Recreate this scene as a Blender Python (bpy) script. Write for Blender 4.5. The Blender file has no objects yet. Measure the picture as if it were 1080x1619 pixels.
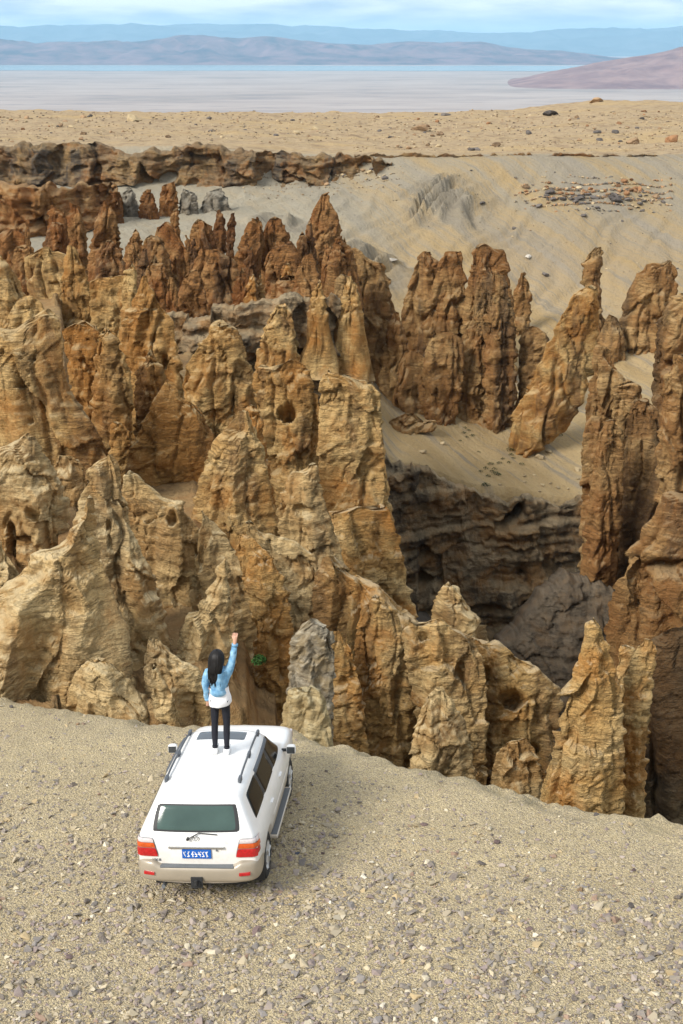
import bpy, bmesh, math, random
import numpy as np
from mathutils import Matrix, Vector

random.seed(7)
SC = bpy.context.scene
COL = SC.collection
R = math.radians

# ------------------------------------------------------------------ camera, sky, sun, exposure
FPX, HOR, CAMZ = 2000.0, 72.0, 12.79          # focal length and horizon row in photo pixels, camera height
PITCH = math.atan((809.5 - HOR) / FPX)
cam = bpy.data.cameras.new('camera')
cam.sensor_fit = 'VERTICAL'; cam.sensor_height = 24.0; cam.lens = 24.0 * FPX / 1619.0
cam.clip_start = 0.5; cam.clip_end = 200000.0
cam_o = bpy.data.objects.new('camera', cam); COL.objects.link(cam_o)
cam_o.location = (0, 0, CAMZ); cam_o.rotation_euler = (math.pi / 2 - PITCH, 0, 0)
SC.camera = cam_o

SUN_DIR = Vector((-0.62, -0.52, 0.62)).normalized()      # towards the sun
sun = bpy.data.lights.new('sun', 'SUN'); sun.energy = 3.9; sun.angle = R(20); sun.color = (1.0, 0.95, 0.87)
sun_o = bpy.data.objects.new('sun', sun); COL.objects.link(sun_o)
sun_o.rotation_euler = SUN_DIR.to_track_quat('Z', 'Y').to_euler()

world = bpy.data.worlds.new('World'); SC.world = world; world.use_nodes = True
wn, wl = world.node_tree.nodes, world.node_tree.links
wn.clear()
w_out = wn.new('ShaderNodeOutputWorld')
w_sky = wn.new('ShaderNodeTexSky'); w_sky.sky_type = 'NISHITA'; w_sky.sun_disc = False
w_sky.sun_elevation = math.asin(SUN_DIR.z); w_sky.sun_rotation = math.atan2(SUN_DIR.x, SUN_DIR.y)
w_sky.altitude = 4500
w_b1 = wn.new('ShaderNodeBackground'); w_b1.inputs[1].default_value = 0.10
wl.new(w_sky.outputs[0], w_b1.inputs[0])
# broken cloud deck: noise on the view direction flattened towards the horizon
w_tc = wn.new('ShaderNodeTexCoord')
w_cmb = wn.new('ShaderNodeMapping'); w_cmb.inputs['Scale'].default_value = (7, 7, 46); wl.new(w_tc.outputs['Generated'], w_cmb.inputs[0])
w_n = wn.new('ShaderNodeTexNoise'); w_n.inputs['Scale'].default_value = 0.9; w_n.inputs['Detail'].default_value = 9; w_n.inputs['Roughness'].default_value = 0.55
wl.new(w_cmb.outputs[0], w_n.inputs['Vector'])
w_cov = wn.new('ShaderNodeValToRGB'); w_cov.color_ramp.elements[0].position = 0.30; w_cov.color_ramp.elements[1].position = 0.42
w_cov.color_ramp.elements[0].color = (0.35, 0.35, 0.35, 1); w_cov.color_ramp.elements[1].color = (1, 1, 1, 1)
wl.new(w_n.outputs[0], w_cov.inputs[0])
w_n2 = wn.new('ShaderNodeTexNoise'); w_n2.inputs['Scale'].default_value = 1.7; w_n2.inputs['Detail'].default_value = 8
wl.new(w_cmb.outputs[0], w_n2.inputs['Vector'])
w_cc = wn.new('ShaderNodeValToRGB'); w_cc.color_ramp.elements[0].position = 0.36; w_cc.color_ramp.elements[1].position = 0.6
w_cc.color_ramp.elements[0].color = (0.48, 0.56, 0.66, 1); w_cc.color_ramp.elements[1].color = (1.0, 1.0, 1.0, 1)
wl.new(w_n2.outputs[0], w_cc.inputs[0])
w_b2 = wn.new('ShaderNodeBackground'); w_b2.inputs[1].default_value = 1.0
wl.new(w_cc.outputs[0], w_b2.inputs[0])
w_mix = wn.new('ShaderNodeMixShader')
wl.new(w_cov.outputs[0], w_mix.inputs[0]); wl.new(w_b1.outputs[0], w_mix.inputs[1]); wl.new(w_b2.outputs[0], w_mix.inputs[2])
wl.new(w_mix.outputs[0], w_out.inputs[0])

vs = SC.view_settings
vs.view_transform = 'Standard'; vs.look = 'None'; vs.gamma = 1.0; vs.use_curve_mapping = False; vs.exposure = 0.32
SC.cycles.volume_bounces = 3

# ------------------------------------------------------------------ small helpers
CP, SP = math.cos(PITCH), math.sin(PITCH)
def at(px, py, Y):
    """point at world depth Y seen at photo pixel (px, py)"""
    a = (px - 540.0) / FPX; b = (809.5 - py) / FPX
    dy = CP + b * SP; dz = -SP + b * CP
    t = Y / dy
    return Vector((a * t, Y, CAMZ + dz * t))
def to_px(P):
    d = P[:, 1] * CP - (P[:, 2] - CAMZ) * SP
    u = P[:, 1] * SP + (P[:, 2] - CAMZ) * CP
    return 540 + FPX * P[:, 0] / d, 809.5 - FPX * u / d

def tag(o, label=None, cat=None, group=None, kind=None):
    if label: o['label'] = label
    if cat: o['category'] = cat
    if group: o['group'] = group
    if kind: o['kind'] = kind
    return o
def link(name, me, mat=None, parent=None):
    o = bpy.data.objects.new(name, me); COL.objects.link(o)
    if mat is not None and not me.materials: me.materials.append(mat)
    if parent is not None: o.parent = parent
    return o
def empty(name, loc=(0, 0, 0)):
    o = bpy.data.objects.new(name, None); COL.objects.link(o); o.location = loc; o.empty_display_size = 0.2
    return o
def mesh_np(name, V, F, smooth=True):
    """mesh from numpy arrays; F is (n,3) or (n,4)"""
    me = bpy.data.meshes.new(name)
    V = np.ascontiguousarray(V, np.float32); F = np.ascontiguousarray(F, np.int32)
    n, k = F.shape
    me.vertices.add(len(V)); me.vertices.foreach_set('co', V.ravel())
    me.loops.add(n * k); me.loops.foreach_set('vertex_index', F.ravel())
    me.polygons.add(n); me.polygons.foreach_set('loop_start', np.arange(0, n * k, k, dtype=np.int32))
    me.polygons.foreach_set('loop_total', np.full(n, k, np.int32))
    me.polygons.foreach_set('use_smooth', np.full(n, smooth, bool))
    me.update(calc_edges=True); me.validate()
    return me
def grid_faces(nu, nv, wrap=False, off=0):
    """faces of an nu x nv vertex grid, index = i*nv + j"""
    i = np.arange(nu - 1); j = np.arange(nv if wrap else nv - 1)
    I, J = np.meshgrid(i, j, indexing='ij'); J2 = (J + 1) % nv
    return np.stack([I * nv + J, I * nv + J2, (I + 1) * nv + J2, (I + 1) * nv + J], -1).reshape(-1, 4) + off

_rng = np.random.RandomState(11)
_perm = _rng.permutation(4096).astype(np.int64)
_grad = _rng.normal(size=(4096, 3)); _grad /= np.linalg.norm(_grad, axis=1)[:, None]; _grad = _grad.astype(np.float32)
def pn(P, seed=0):
    """gradient noise, about -1..1"""
    P = np.asarray(P, np.float32)
    I = np.floor(P).astype(np.int64); f = (P - I).astype(np.float32)
    u = f * f * f * (f * (f * 6 - 15) + 10)
    h = lambda a, b, c: _perm[(_perm[(_perm[(a + seed * 131) & 4095] + b) & 4095] + c) & 4095]
    r = 0
    for dx in (0, 1):
        wx = u[:, 0] if dx else 1 - u[:, 0]
        for dy in (0, 1):
            wy = u[:, 1] if dy else 1 - u[:, 1]
            for dz in (0, 1):
                wz = u[:, 2] if dz else 1 - u[:, 2]
                g = _grad[h(I[:, 0] + dx, I[:, 1] + dy, I[:, 2] + dz)]
                r = r + wx * wy * wz * (g[:, 0] * (f[:, 0] - dx) + g[:, 1] * (f[:, 1] - dy) + g[:, 2] * (f[:, 2] - dz))
    return r * 1.6
def fbm(P, o=3, seed=0):
    r = 0; a = 1.0
    for i in range(o):
        r = r + a * pn(P * (2.03 ** i), seed + i); a *= 0.5
    return r
_wr = _rng.uniform(0, 1, (4096, 7)).astype(np.float32)
def worley(P, seed=0):
    """nearest-cell id values (n,7) and offset from the cell point"""
    P = np.asarray(P, np.float32)
    I = np.floor(P).astype(np.int64); f = (P - I).astype(np.float32)
    best = np.full(len(P), 9e9, np.float32); bid = np.zeros(len(P), np.int64); bo = np.zeros_like(f); sec = best.copy()
    h0 = _perm[(I[:, 0] - 1 + seed * 131) & 4095]
    for dx in (-1, 0, 1):
        hx = _perm[(I[:, 0] + dx + seed * 131) & 4095]
        for dy in (-1, 0, 1):
            hy = _perm[(hx + I[:, 1] + dy) & 4095]
            for dz in (-1, 0, 1):
                h = _perm[(hy + I[:, 2] + dz) & 4095]
                o = f - (_wr[h, :3] * 0.9 + np.array([dx, dy, dz], np.float32))
                d = (o * o).sum(1); m = d < best
                sec = np.where(m, best, np.minimum(sec, d))
                best[m] = d[m]; bid[m] = h[m]; bo[m] = o[m]
    return _wr[bid], bo, np.sqrt(sec) - np.sqrt(best)
_n1 = _rng.uniform(-1, 1, 4096).astype(np.float32)
def n1(x, seed=0):
    """1-D value noise"""
    i = np.floor(x).astype(np.int64); f = x - i; f = f * f * (3 - 2 * f)
    return _n1[(i + seed * 977) & 4095] * (1 - f) + _n1[(i + 1 + seed * 977) & 4095] * f
def n1s(x, seed=0):
    """1-D noise with hard ledges"""
    i = np.floor(x).astype(np.int64); f = np.clip((x - i - 0.72) / 0.28, 0, 1)
    return _n1[(i + seed * 977) & 4095] * (1 - f) + _n1[(i + 1 + seed * 977) & 4095] * f

# ------------------------------------------------------------------ materials
class NT:
    def __init__(s, name):
        s.m = bpy.data.materials.new(name); s.m.use_nodes = True
        s.t = s.m.node_tree; s.N = s.t.nodes; s.L = s.t.links
        s.b = s.N['Principled BSDF']
    def n(s, ty, **k):
        o = s.N.new(ty)
        for a, v in k.items():
            if a.startswith('i_'): o.inputs[a[2:].replace('_', ' ')].default_value = v
            else: setattr(o, a, v)
        return o
    def l(s, a, b): s.L.new(a, b)
    def pos(s): return s.n('ShaderNodeNewGeometry').outputs['Position']
    def mapping(s, v, scale=(1, 1, 1), rot=(0, 0, 0), loc=(0, 0, 0)):
        o = s.n('ShaderNodeMapping'); o.inputs['Scale'].default_value = scale; o.inputs['Rotation'].default_value = rot; o.inputs['Location'].default_value = loc
        s.l(v, o.inputs[0]); return o.outputs[0]
    def noise(s, v, scale, detail=4, rough=0.55, dist=0.0):
        o = s.n('ShaderNodeTexNoise'); o.inputs['Scale'].default_value = scale; o.inputs['Detail'].default_value = detail
        o.inputs['Roughness'].default_value = rough; o.inputs['Distortion'].default_value = dist
        s.l(v, o.inputs['Vector']); return o.outputs[0]
    def ramp(s, f, els):
        o = s.n('ShaderNodeValToRGB'); cr = o.color_ramp
        while len(cr.elements) > 1: cr.elements.remove(cr.elements[-1])
        for i, (p, c) in enumerate(els):
            e = cr.elements[0] if i == 0 else cr.elements.new(p)
            e.position = p; e.color = (c, c, c, 1) if isinstance(c, (int, float)) else (*c, 1)
        s.l(f, o.inputs[0]); return o.outputs[0]
    def mix(s, f, a, b, mode='MIX'):
        o = s.n('ShaderNodeMix', data_type='RGBA', blend_type=mode)
        for v, i in ((f, 0), (a, 6), (b, 7)):
            if isinstance(v, (int, float)): o.inputs[i].default_value = v
            elif isinstance(v, tuple): o.inputs[i].default_value = (*v, 1)
            else: s.l(v, o.inputs[i])
        return o.outputs[2]
    def math(s, op, a, b=None, c=None):
        o = s.n('ShaderNodeMath', operation=op)
        for i, v in enumerate((a, b, c)):
            if v is None: continue
            if isinstance(v, (int, float)): o.inputs[i].default_value = v
            else: s.l(v, o.inputs[i])
        return o.outputs[0]
    def bump(s, h, strength, dist):
        o = s.n('ShaderNodeBump'); o.inputs['Strength'].default_value = strength; o.inputs['Distance'].default_value = dist
        s.l(h, o.inputs['Height']); s.l(o.outputs[0], s.b.inputs['Normal']); return o
    def col(s, c, rough=0.95, spec=0.2):
        if isinstance(c, tuple): s.b.inputs['Base Color'].default_value = (*c, 1)
        else: s.l(c, s.b.inputs['Base Color'])
        s.b.inputs['Roughness'].default_value = rough
        s.b.inputs['Specular IOR Level'].default_value = spec
        return s.m

def plain(name, c, rough=0.5, spec=0.5, metal=0.0, coat=0.0, var=0.06, vs_=9.0):
    t = NT(name); p = t.n('ShaderNodeTexCoord').outputs['Object']
    n = t.noise(p, vs_, 5)
    hi = tuple(min(1, x * (1 + var)) for x in c); lo = tuple(x * (1 - var) for x in c)
    m = t.col(t.ramp(n, [(0.3, lo), (0.7, hi)]), rough, spec)
    t.b.inputs['Metallic'].default_value = metal; t.b.inputs['Coat Weight'].default_value = coat
    return m

def rock_mat(name, sc, pale, base, rust, dark, dust, dust_amt=0.6, stain=0.5, dip=(0.0, 0.0)):
    """layered sandstone: beds, rusty patches, dark water streaks, dust on ledges; sc = size of the grain in metres"""
    t = NT(name); p = t.pos()
    # tilt + warp the bedding
    w = t.n('ShaderNodeTexNoise'); w.inputs['Scale'].default_value = 0.22 / sc; w.inputs['Detail'].default_value = 3; t.l(p, w.inputs['Vector'])
    sub = t.n('ShaderNodeVectorMath', operation='SUBTRACT'); t.l(w.outputs['Color'], sub.inputs[0]); sub.inputs[1].default_value = (0.5, 0.5, 0.5)
    scl = t.n('ShaderNodeVectorMath', operation='SCALE'); t.l(sub.outputs[0], scl.inputs[0]); scl.inputs['Scale'].default_value = 1.6 * sc
    ad = t.n('ShaderNodeVectorMath', operation='ADD'); t.l(p, ad.inputs[0]); t.l(scl.outputs[0], ad.inputs[1])
    bed = t.mapping(ad.outputs[0], scale=(0.10 / sc, 0.10 / sc, 1.5 / sc), rot=(dip[0], dip[1], 0))
    nb = t.noise(bed, 1.0, 6, 0.66)
    nb2 = t.noise(t.mapping(ad.outputs[0], scale=(0.5 / sc, 0.5 / sc, 4.4 / sc), rot=(dip[0], dip[1], 0)), 1.0, 5, 0.7)
    big = t.noise(p, 0.16 / sc, 3, 0.6, 0.4)
    med = t.noise(p, 0.7 / sc, 4, 0.62, 0.3)
    streak = t.noise(t.mapping(p, scale=(0.55 / sc, 0.55 / sc, 0.05 / sc)), 1.0, 4, 0.6, 0.5)
    fine = t.noise(p, 7.0 / sc, 4, 0.78)
    oi = t.n('ShaderNodeObjectInfo')
    shift = t.math('MULTIPLY_ADD', oi.outputs['Random'], 0.16, -0.08)
    c = t.ramp(t.math('ADD', big, shift), [(0.33, rust), (0.45, base), (0.54, pale), (0.60, base), (0.70, rust)])
    c = t.mix(t.ramp(med, [(0.47, 0.0), (0.64, 0.85)]), c, rust)
    c = t.mix(t.ramp(streak, [(0.52, 0.0), (0.64, stain)]), c, dark)
    c = t.mix(t.ramp(nb, [(0.30, 0.55), (0.42, 0.0), (0.60, 0.0), (0.72, 0.45)]), c, t.mix(t.ramp(nb, [(0.45, 0.0), (0.55, 1.0)]), tuple(x * 0.72 for x in base), tuple(min(1, x * 1.1) for x in pale)))
    crk = t.ramp(t.math('ABSOLUTE', t.math('SUBTRACT', nb2, 0.5)), [(0.0, 1.0), (0.028, 0.0)])
    crk = t.math('MULTIPLY', crk, t.ramp(med, [(0.36, 1.0), (0.58, 0.15)]))
    c = t.mix(t.ramp(nb2, [(0.33, 0.55), (0.43, 0.0), (0.58, 0.0), (0.68, 0.35)]), c, t.mix(t.ramp(nb2, [(0.45, 0.0), (0.55, 1.0)]), tuple(x * 0.6 for x in rust), tuple(min(1, x * 1.12) for x in pale)))
    c = t.mix(t.math('MULTIPLY', crk, 0.5), c, dark)
    c = t.mix(t.ramp(fine, [(0.34, 0.6), (0.47, 0.0), (0.58, 0.0), (0.72, 0.5)]), c, t.mix(t.ramp(fine, [(0.45, 0.0), (0.55, 1.0)]), tuple(x * 0.6 for x in base), tuple(min(1, x * 1.15) for x in pale)))
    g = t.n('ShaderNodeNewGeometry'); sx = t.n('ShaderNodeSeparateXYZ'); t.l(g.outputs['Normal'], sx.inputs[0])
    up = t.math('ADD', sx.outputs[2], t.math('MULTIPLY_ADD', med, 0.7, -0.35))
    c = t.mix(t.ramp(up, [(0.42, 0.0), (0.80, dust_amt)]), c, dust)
    h = t.math('ADD', t.math('MULTIPLY', nb, 0.8), t.math('ADD', t.math('MULTIPLY', nb2, 0.9), t.math('MULTIPLY', fine, 0.75)))
    h = t.math('ADD', h, t.math('MULTIPLY', t.noise(p, 1.9 / sc, 6, 0.78), 1.1))
    h = t.math('SUBTRACT', h, t.math('MULTIPLY', crk, 0.5))
    t.bump(h, 0.85, 0.26 * sc)
    return t.col(c, 0.96, 0.12)

M = {}
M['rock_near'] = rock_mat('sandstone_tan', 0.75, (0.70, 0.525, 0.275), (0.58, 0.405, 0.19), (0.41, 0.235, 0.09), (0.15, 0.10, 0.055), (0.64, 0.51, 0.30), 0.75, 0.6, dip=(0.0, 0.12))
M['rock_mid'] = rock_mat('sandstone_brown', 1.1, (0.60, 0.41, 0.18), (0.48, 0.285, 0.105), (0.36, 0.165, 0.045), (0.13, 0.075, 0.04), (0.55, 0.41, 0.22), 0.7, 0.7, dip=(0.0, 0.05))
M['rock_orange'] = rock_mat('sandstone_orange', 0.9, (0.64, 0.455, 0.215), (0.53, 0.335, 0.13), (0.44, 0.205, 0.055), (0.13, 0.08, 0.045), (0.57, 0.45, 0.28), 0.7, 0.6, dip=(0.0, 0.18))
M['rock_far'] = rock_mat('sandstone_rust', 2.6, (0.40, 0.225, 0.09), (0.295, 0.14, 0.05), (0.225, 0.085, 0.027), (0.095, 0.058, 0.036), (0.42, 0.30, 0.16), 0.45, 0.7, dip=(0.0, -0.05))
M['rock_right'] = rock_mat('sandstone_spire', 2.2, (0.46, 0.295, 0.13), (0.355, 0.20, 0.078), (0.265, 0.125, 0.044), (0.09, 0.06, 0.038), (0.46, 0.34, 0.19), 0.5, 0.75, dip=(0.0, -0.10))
M['rock_grey'] = rock_mat('grey_layered_rock', 2.0, (0.42, 0.325, 0.205), (0.27, 0.19, 0.105), (0.33, 0.17, 0.06), (0.065, 0.053, 0.042), (0.42, 0.33, 0.20), 0.4, 0.85)
M['rock_cap'] = rock_mat('dark_cap_rock', 2.4, (0.33, 0.215, 0.10), (0.23, 0.15, 0.08), (0.27, 0.125, 0.045), (0.07, 0.062, 0.055), (0.30, 0.23, 0.14), 0.4, 0.9)
M['rock_ash'] = rock_mat('ash_grey_badland', 2.2, (0.36, 0.325, 0.26), (0.28, 0.245, 0.19), (0.24, 0.20, 0.145), (0.15, 0.135, 0.115), (0.38, 0.35, 0.28), 0.4, 0.4)
M['rock_dark'] = rock_mat('dark_wet_rock', 2.0, (0.22, 0.165, 0.095), (0.125, 0.092, 0.056), (0.17, 0.095, 0.042), (0.045, 0.037, 0.03), (0.20, 0.155, 0.095), 0.4, 0.8)  # dark brown palette for the gorge wall at the right edge
M['dark_scree'] = rock_mat('dark_grey_scree', 0.8, (0.19, 0.15, 0.105), (0.125, 0.10, 0.073), (0.16, 0.105, 0.058), (0.06, 0.05, 0.04), (0.19, 0.15, 0.105), 0.3, 0.3)
M['bedrock'] = rock_mat('brown_bedrock', 1.0, (0.44, 0.30, 0.14), (0.34, 0.205, 0.085), (0.27, 0.13, 0.042), (0.11, 0.068, 0.038), (0.40, 0.28, 0.145), 0.35, 0.7)
M['rock_conglomerate'] = rock_mat('pale_conglomerate', 0.32, (0.56, 0.50, 0.38), (0.36, 0.31, 0.23), (0.34, 0.25, 0.13), (0.13, 0.12, 0.10), (0.58, 0.52, 0.40), 0.5, 0.3)
M['rock_yellow'] = rock_mat('pale_yellow_rock', 0.4, (0.66, 0.55, 0.32), (0.55, 0.44, 0.24), (0.46, 0.34, 0.17), (0.32, 0.25, 0.15), (0.66, 0.57, 0.36), 0.6, 0.2)

# ------------------------------------------------------------------ foreground ground: the plane the car stands on, rolling over at the cliff edge
CAR_POS = Vector((-1.9765, 18.599, 0.0)); CAR_YAW, CAR_PIT, CAR_ROL = 0.0867, 0.1214, -0.0427
CAR_M = Matrix.Rotation(-CAR_YAW, 3, 'Z') @ Matrix.Rotation(-CAR_PIT, 3, 'X') @ Matrix.Rotation(CAR_ROL, 3, 'Y')
GN = CAR_M @ Vector((0, 0, 1))
GSX, GSY = -GN.x / GN.z, -GN.y / GN.z
def plane_z(x, y): return (x - CAR_POS.x) * GSX + (y - CAR_POS.y) * GSY
def hit_plane(px, py):
    d = at(px, py, 1.0) - Vector((0, 0, CAMZ))
    # z = CAMZ + d.z t = gx*(d.x t - cx) + gy*(d.y t - cy)
    t = (-CAMZ - GSX * CAR_POS.x - GSY * CAR_POS.y) / (d.z - GSX * d.x - GSY * d.y)
    return Vector((0, 0, CAMZ)) + d * t
EDGE_PX = [(-900, 1000), (-400, 1052), (-60, 1101), (0, 1106), (60, 1116), (140, 1128), (230, 1141), (300, 1146), (380, 1146), (440, 1156), (530, 1178), (640, 1213), (760, 1247), (850, 1268), (960, 1290), (1080, 1307), (1300, 1340), (1900, 1440)]
EDGE = [hit_plane(*e) for e in EDGE_PX]
EX = np.array([e.x for e in EDGE]); EY = np.array([e.y for e in EDGE])
def edge_y(x): return np.interp(x, EX, EY)
def ground_z(x, y):
    x = np.asarray(x, float); y = np.asarray(y, float)
    P = np.stack([x, y, np.zeros_like(x)], -1).reshape(-1, 3)
    n = (0.10 * pn(P * 0.23, 3) + 0.05 * pn(P * 0.8, 4) + 0.02 * pn(P * 2.6, 5)).reshape(x.shape)
    dcar = np.hypot(x - CAR_POS.x, (y - CAR_POS.y) * 0.8)
    n = n * np.clip((dcar - 1.6) / 3.0, 0.12, 1)
    z = (x - CAR_POS.x) * GSX + (y - CAR_POS.y) * GSY
    e = y - (edge_y(x) - 0.5)
    wob = 0.35 * pn(P * 0.5, 8).reshape(x.shape)
    e = np.maximum(e + wob * 0.5 + 0.45 * pn(P * 1.5, 18).reshape(x.shape) + 0.2 * pn(P * 4.0, 19).reshape(x.shape), 0)
    z = z - 0.30 * e ** 2 / (1 + 0.15 * e)
    far = np.maximum(-y - 2, 0)
    return z * np.where(y < 0, 1, 1) + n + 0.02 * far

def build_ground():
    # finer in front of the lens, coarser behind
    ys = np.concatenate([np.linspace(-40, 9, 30)[:-1], np.linspace(9, 23, 190)[:-1], np.linspace(23, 40, 60)])
    xs = np.concatenate([np.linspace(-60, -9, 40)[:-1], np.linspace(-9, 9, 220)[:-1], np.linspace(9, 60, 40)])
    X, Y = np.meshgrid(xs, ys, indexing='ij')
    Z = ground_z(X, Y)
    P = np.stack([X, Y, Z], -1).reshape(-1, 3)
    near = (np.abs(P[:, 0]) < 10) & (P[:, 1] > 9) & (P[:, 1] < 26)
    P[near, 2] += 0.012 * pn(P[near] * 7.0, 9)
    t = NT('gravelly_earth'); p = t.pos()
    big = t.noise(p, 0.35, 5, 0.6); med = t.noise(p, 2.2, 7, 0.65); fine = t.noise(p, 16, 6, 0.72)
    vor = t.n('ShaderNodeTexVoronoi', feature='F1'); vor.inputs['Scale'].default_value = 26; t.l(p, vor.inputs['Vector'])
    vor2 = t.n('ShaderNodeTexVoronoi', feature='F1'); vor2.inputs['Scale'].default_value = 55; t.l(p, vor2.inputs['Vector'])
    c = t.ramp(big, [(0.32, (0.36, 0.28, 0.155)), (0.5, (0.46, 0.365, 0.20)), (0.68, (0.54, 0.435, 0.25))])
    c = t.mix(t.ramp(med, [(0.42, 0.0), (0.60, 0.7)]), c, (0.33, 0.265, 0.165))
    c = t.mix(t.ramp(t.noise(p, 0.9, 4, 0.6), [(0.50, 0.0), (0.66, 0.5)]), c, (0.33, 0.28, 0.195))
    sx = t.n('ShaderNodeSeparateColor'); t.l(vor2.outputs['Color'], sx.inputs[0])
    peb = t.ramp(sx.outputs[0], [(0.0, (0.17, 0.15, 0.13)), (0.22, (0.30, 0.25, 0.17)), (0.5, (0.50, 0.41, 0.25)), (0.8, (0.66, 0.55, 0.35)), (1.0, (0.24, 0.20, 0.18))])
    c = t.mix(t.ramp(fine, [(0.34, 0.1), (0.55, 0.9)]), c, peb)
    h = t.math('ADD', t.math('MULTIPLY', fine, 0.6), t.math('ADD', t.math('MULTIPLY', vor.outputs['Distance'], -0.7), t.math('MULTIPLY', vor2.outputs['Distance'], -0.5)))
    t.bump(h, 0.8, 0.05)
    o = link('ground', mesh_np('ground', P, grid_faces(len(xs), len(ys))), t.col(c, 0.97, 0.1))
    tag(o, 'gravelly yellow-brown hilltop ground at the cliff edge', kind='structure')
build_ground()

# ------------------------------------------------------------------ canyon terrain: floor, far scree slope, plateau
TQ = (np.array([-900, -500, 0, 300, 540, 640, 780, 930, 1080, 1600, 2000]) - 540) / FPX * 1.03
TY = np.array([24, 32, 45, 60, 90, 120, 137, 141.5, 160, 180, 200, 220, 236, 241, 250, 300, 400, 440], float)
TD = np.array([
 [24, 24, 24, 24, 26, 28, 29, 29, 29, 29, 29],
 [27, 27, 27, 29, 34, 40, 42, 42, 42, 42, 42],
 [28, 28, 31, 34, 42, 54, 57, 57, 54, 50, 48],
 [30, 31, 35, 38, 46, 60, 63, 63, 60, 54, 50],
 [33, 34, 39, 42, 50, 63, 66, 65, 58, 52, 48],
 [30, 30, 30, 33, 44, 62, 66, 66, 56, 50, 46],
 [29, 29, 29, 31, 42, 60, 65, 65, 55, 48, 45],
 [28, 28, 28, 30, 40, 46, 49.0, 50.5, 51, 47, 44],
 [28, 28, 27.5, 29, 38, 43.5, 46.0, 46.5, 48, 45, 42],
 [27, 27, 27.5, 29, 36, 41.5, 44, 44, 44, 42, 40],
 [27, 27, 27, 28, 33, 36.5, 38.5, 38, 37, 36, 35],
 [25, 25, 25, 26, 28, 29.5, 29, 28, 27.5, 27, 27],
 [22, 23, 23.5, 23.5, 23, 21, 20.2, 20.2, 20.0, 20, 20],
 [18, 18, 17.6, 17.5, 18.8, 18.9, 18.9, 18.9, 18.7, 18.5, 18.5],
 [18, 18, 17.4, 17.4, 18.7, 18.9, 18.9, 18.9, 18.6, 18.5, 18.5],
 [18, 18, 18.0, 18.0, 19.2, 19.6, 19.5, 18.6, 18.5, 18.5, 18.5],
 [19, 19, 19.2, 19.8, 20.1, 20.1, 19.4, 16.5, 17.2, 18.0, 18.5],
 [20, 20, 20.0, 20.8, 21.0, 20.8, 20.0, 16.8, 17.6, 18.5, 19]], float)
RIB_PX = [(705, 292, 66, 26, -0.62), (590, 372, 66, 30, -0.55), (440, 330, 55, 18, 0.0), (20, 312, 55, 20, 0.0)]
def rib_mask(x, y):
    """patches of bare fluted marl on the far slope"""
    d = y * CP + 34.0 * 0.9 * SP
    m = np.zeros_like(x)
    for (cx, cy, rx, ry, an) in RIB_PX:
        # depth at which that picture row meets the slope
        cz = {292: 226.0, 372: 203.0, 330: 214.0, 312: 216.0}[cy]
        wx = (cx - 540) / FPX * (cz * CP + 30 * SP)
        ex = (x - wx) / (rx / FPX * cz); ey = (y - cz) / (ry / FPX * cz * 2.1)
        c, s_ = math.cos(an), math.sin(an)
        a = ex * c - ey * s_ * 0.6; b = ex * s_ * 0.6 + ey * c
        m = np.maximum(m, np.clip(1.35 - (a * a + b * b), 0, 1))
    return m
def terrain_z(x, y):
    x = np.asarray(x, float).ravel(); y = np.asarray(y, float).ravel()
    q = np.clip(x / y, TQ[0], TQ[-1] - 1e-6); yy = np.clip(y, TY[0], TY[-1] - 1e-6)
    i = np.clip(np.searchsorted(TY, yy, 'right') - 1, 0, len(TY) - 2); j = np.clip(np.searchsorted(TQ, q, 'right') - 1, 0, len(TQ) - 2)
    a = (yy - TY[i]) / (TY[i + 1] - TY[i]); b = (q - TQ[j]) / (TQ[j + 1] - TQ[j]); b = b * b * (3 - 2 * b)
    d = (TD[i, j] * (1 - a) + TD[i + 1, j] * a) * (1 - b) + (TD[i, j + 1] * (1 - a) + TD[i + 1, j + 1] * a) * b
    P = np.stack([x, y, np.zeros_like(x)], -1)
    # slope rills run down to the lower left of the picture
    th = R(35); u = x * math.cos(th) - y * math.sin(th); v = x * math.sin(th) + y * math.cos(th)
    wq = fbm(P / 11.0, 2, 35); u = u + 3.2 * wq
    Q = np.stack([u / 3.4, v / 30.0, np.zeros_like(x)], -1)
    onslope = np.clip((y - 165) / 20, 0, 1) * np.clip((238 - y) / 10, 0, 1)
    n = 0.9 * fbm(P / 22.0, 3, 21) * np.clip((y - 140) / 30, 0.25, 1) * np.where(y > 239, 0.35, 1)
    n = n + onslope * (0.9 * (0.4 - np.abs(pn(Q, 25))) + 0.4 * pn(Q * 2.3, 26)) + 0.10 * pn(P / 1.4, 27)
    n = n + np.clip((y - 241) / 12, 0, 1) * (0.55 * fbm(P / 14.0, 3, 29) + 0.5 * np.maximum(fbm(P / 4.5, 2, 30), 0))
    rib = rib_mask(x, y)
    Qr = np.stack([u / 2.6, v / 34.0, np.zeros_like(x)], -1)
    rib = rib * np.clip(0.75 + 1.1 * fbm(P / 7.0, 2, 36), 0, 1)
    n = n + rib * (0.4 + 2.8 * (0.6 - np.abs(pn(Qr, 33)) * 2) + 0.9 * (0.5 - np.abs(pn(Qr * 2.7, 34)) * 2))
    over = np.maximum(y - 440, 0)
    z = CAMZ - d + n - over * 0.22 - np.minimum(over, 60) ** 2 * 0.002
    return z
TG = {}
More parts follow.
